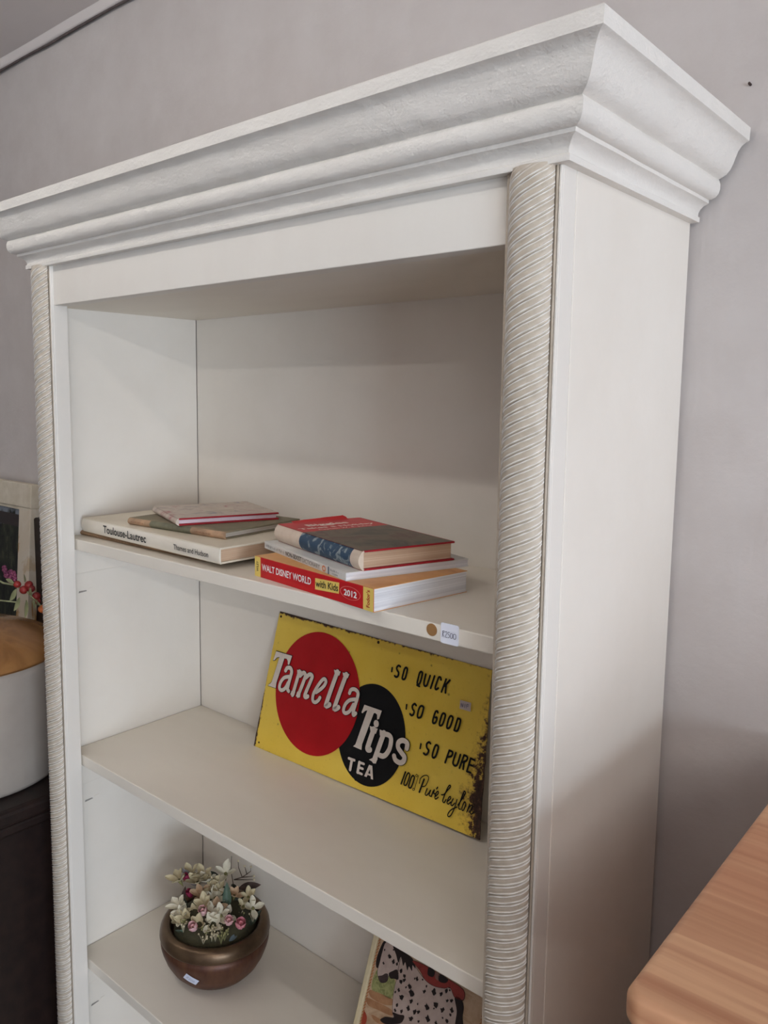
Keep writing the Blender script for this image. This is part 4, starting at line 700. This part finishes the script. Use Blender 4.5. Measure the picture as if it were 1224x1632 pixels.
JC = (-.228, -.035, 1.0202)
jg = empty('stoneware_jug', JC, label='large stoneware jug, white below with glossy ochre shoulder, on the sideboard', cat='jug')
WHT = simple('white_glaze', sr(172, 162, 152), sr(160, 150, 141), .25, 8, 60, .03, spec=.6)
m, nt, b = node_mat('ochre_glaze'); v = coords(nt); f = noise(nt, v, 9, 5, .55, .8); g2 = noise(nt, v, 30, 4)
setc(nt, b, mixc(nt, ramp(nt, g2, [(.60, 0.0), (.68, .5)]), ramp(nt, f, [(.3, sr(122, 82, 46)), (.50, sr(152, 108, 64)), (.60, sr(134, 92, 54)), (.68, sr(176, 150, 116))]), sr(130, 92, 50))); b.inputs['Roughness'].default_value = .22; OCH = m
JP = [(.148, .0), (.156, .003), (.160, .010), (.1605, .10), (.1605, .185), (.1600, .1985)]
JT = [(.1600, .1985), (.1602, .2000), (.1580, .2070), (.150, .2165), (.138, .2240), (.120, .2320), (.095, .2410), (.070, .2480), (.052, .2540), (.042, .2620), (.037, .2750), (.038, .290), (.044, .2980), (.045, .3080), (.040, .3120), (.028, .3110), (.027, .28)]
part('body', MB().lathe(JP, n=72), WHT, jg, smooth=True); part('shoulder', MB().lathe(JT, n=72, cap=False), OCH, jg, smooth=True)
part('handle', MB().tube([(-.042+.0*i, 0, .296) if i == 0 else (-.05-.035*math.sin(math.pi*i/8), 0, .296-.055*i/8) for i in range(9)], .010, 10), OCH, jg, smooth=True)
part('glaze_drip', MB().ball((.128, -.058, .2215), .011, 12, 8, .45), simple('pale_drip', sr(206, 176, 132), sr(190, 158, 112), .3), jg, smooth=True)
part('shoulder_line', MB().lathe([(.1603, .1990), (.1610, .2000), (.1603, .2012)], n=72, cap=False), simple('brown_line', sr(120, 78, 36), sr(100, 64, 30), .4), jg, smooth=True)

SO = (-.225, -.035, 1.300)
bs = empty('berry_spray', SO, label='spray of red berries and pink florets sticking out of the stoneware jug', cat='flowers')
STEM = simple('stem_pale', sr(150, 152, 116), sr(120, 122, 88), .7)
path = [(-.228, -.034, 1.275), (-.222, -.020, 1.335), (-.205, .012, 1.345), (-.185, .022, 1.335), (-.160, .029, 1.335), (-.140, .040, 1.325), (-.110, .053, 1.298)]
part('stem', MB().tube(path, .0016, 6), STEM, bs, SO, smooth=True)
part('stem', MB().tube([(-.228, -.036, 1.275), (-.218, -.010, 1.306), (-.195, .022, 1.3035), (-.150, .030, 1.3069)], .0013, 6), STEM, bs, SO, smooth=True)
REDB = simple('red_berry', sr(150, 44, 38), sr(112, 28, 28), .45); PINK = simple('pink_floret', sr(134, 64, 90), sr(104, 46, 72), .7); GRN = simple('pale_leaf', sr(140, 142, 104), sr(106, 110, 76), .7); ORB = simple('orange_berry', sr(196, 112, 62), sr(176, 92, 48), .45)
for (x, y, z), r in (((-.140, .0435, 1.3359), .009), ((-.145, .0371, 1.3277), .0095), ((-.135, .0450, 1.3300), .008), ((-.130, .0507, 1.3173), .009), ((-.126, .050, 1.309), .007), ((-.153, .030, 1.3370), .008)):
    mb = MB().ball((x, y, z), r*.78, 12, 8, .95); part('berry', mb, REDB, bs, SO, smooth=True)
part('berry', MB().ball((-.112, .0526, 1.2985), .0085, 12, 8, .8), ORB, bs, SO, smooth=True)
for (x, y, z) in ((-.170, .0187, 1.3620), (-.165, .0265, 1.3545), (-.160, .0300, 1.3470), (-.166, .0250, 1.3440), (-.158, .0285, 1.3530), (-.172, .0220, 1.3520)):
    mb = MB()
    for k in range(5):
        a = k*2*math.pi/5; mb.ball((x+.004*math.cos(a), y-.001, z+.004*math.sin(a)), .0030, 7, 5)
    mb.ball((x, y-.002, z), .0022, 7, 5); part('floret', mb, PINK, bs, SO, smooth=True)
for (x, y, z), (dx, dz) in (((-.152, .028, 1.340), (-.012, .004)), ((-.150, .031, 1.330), (-.010, -.016)), ((-.140, .040, 1.342), (.010, .012)), ((-.128, .046, 1.310), (.018, -.004)), ((-.138, .041, 1.312), (.004, -.022)), ((-.146, .034, 1.316), (-.008, -.018)), ((-.120, .049, 1.306), (.012, .008)), ((-.133, .043, 1.322), (.016, .010))):
    rows = []; L = math.hypot(dx, dz); ux, uz = dx/L, dz/L; L *= 1.3
    for i in range(6):
        t = i/5; w_ = .5*L*math.sin(math.pi*(.05+.9*t)); rows.append([(x+ux*L*t-uz*s_*w_/2, y-.004-.006*t+.1*w_*abs(s_), z+uz*L*t+ux*s_*w_/2) for s_ in (-1, -.5, 0, .5, 1)])
    part('leaf', MB().grid(rows), GRN, bs, SO, smooth=True)

# ------------------------------------------------------------------ pine chest on the right
PINE = m_pine()
K0 = (1.40, .05, 0)
ch = empty('pine_chest', K0, label='tall pine chest of drawers with rounded top, at the lower right edge', cat='chest')
def slab(x0, x1, y0, y1, z0, z1, r, e):
    lay = [(e-e*math.sin(R_(t)), z0+e-e*math.cos(R_(t))) for t in (0, 18, 36, 54, 72, 90)]+[(e-e*math.sin(R_(t)), z1-e+e*math.cos(R_(t))) for t in (90, 72, 54, 36, 18, 0)]; rows = []
    for ins, z in lay:
        ring = []
        for cx, cy, a0 in ((x1-r, y1-r, 0), (x0+r, y1-r, 90), (x0+r, y0+r, 180), (x1-r, y0+r, 270)):
            for k in range(13): a = R_(a0+7.5*k); ring.append((cx+(r-ins)*math.cos(a), cy+(r-ins)*math.sin(a), z))
        rows.append(ring)
    mb = MB(); mb.grid(rows, True); n = len(rows[0]); mb.f.append(tuple(range(n-1, -1, -1))); mb.f.append(tuple(range(11*n, 12*n))); return mb
o = part('top', slab(.9615, 1.84, -.1690, .262, 1.299, 1.320, .012, .0060), PINE, ch, K0); smooth_by_angle(o, 25)
part('body', MB().box(.985, 1.815, -.145, .258, .06, 1.299), PINE, ch, K0, bevel=.003)
part('plinth', MB().box(.978, 1.822, -.152, .258, 0, .075), PINE, ch, K0, bevel=.004)
zz = .10
for h in (.27, .26, .24, .20, .16):
    d_ = part('drawer', MB().box(1.010, 1.790, -.157, -.144, zz, zz+h), PINE, ch, K0, bevel=.004); zz += h+.012
    for xk in (1.18, 1.62): part('knob', MB().ball((xk, -.172, zz-h/2), .017, 14, 8), PINE, d_, K0, smooth=True)

# nail left in the wall, upper right
nl = part('wall_nail', MB().tube([(.8672, YW+.002, 1.9505), (.8670, YW-.003, 1.9510)], .0012, 8), simple('rusty_nail', sr(84, 66, 58), sr(60, 46, 42), .8), smooth=True)
tag(nl, 'small rusty nail left in the grey wall right of the cornice', 'nail')
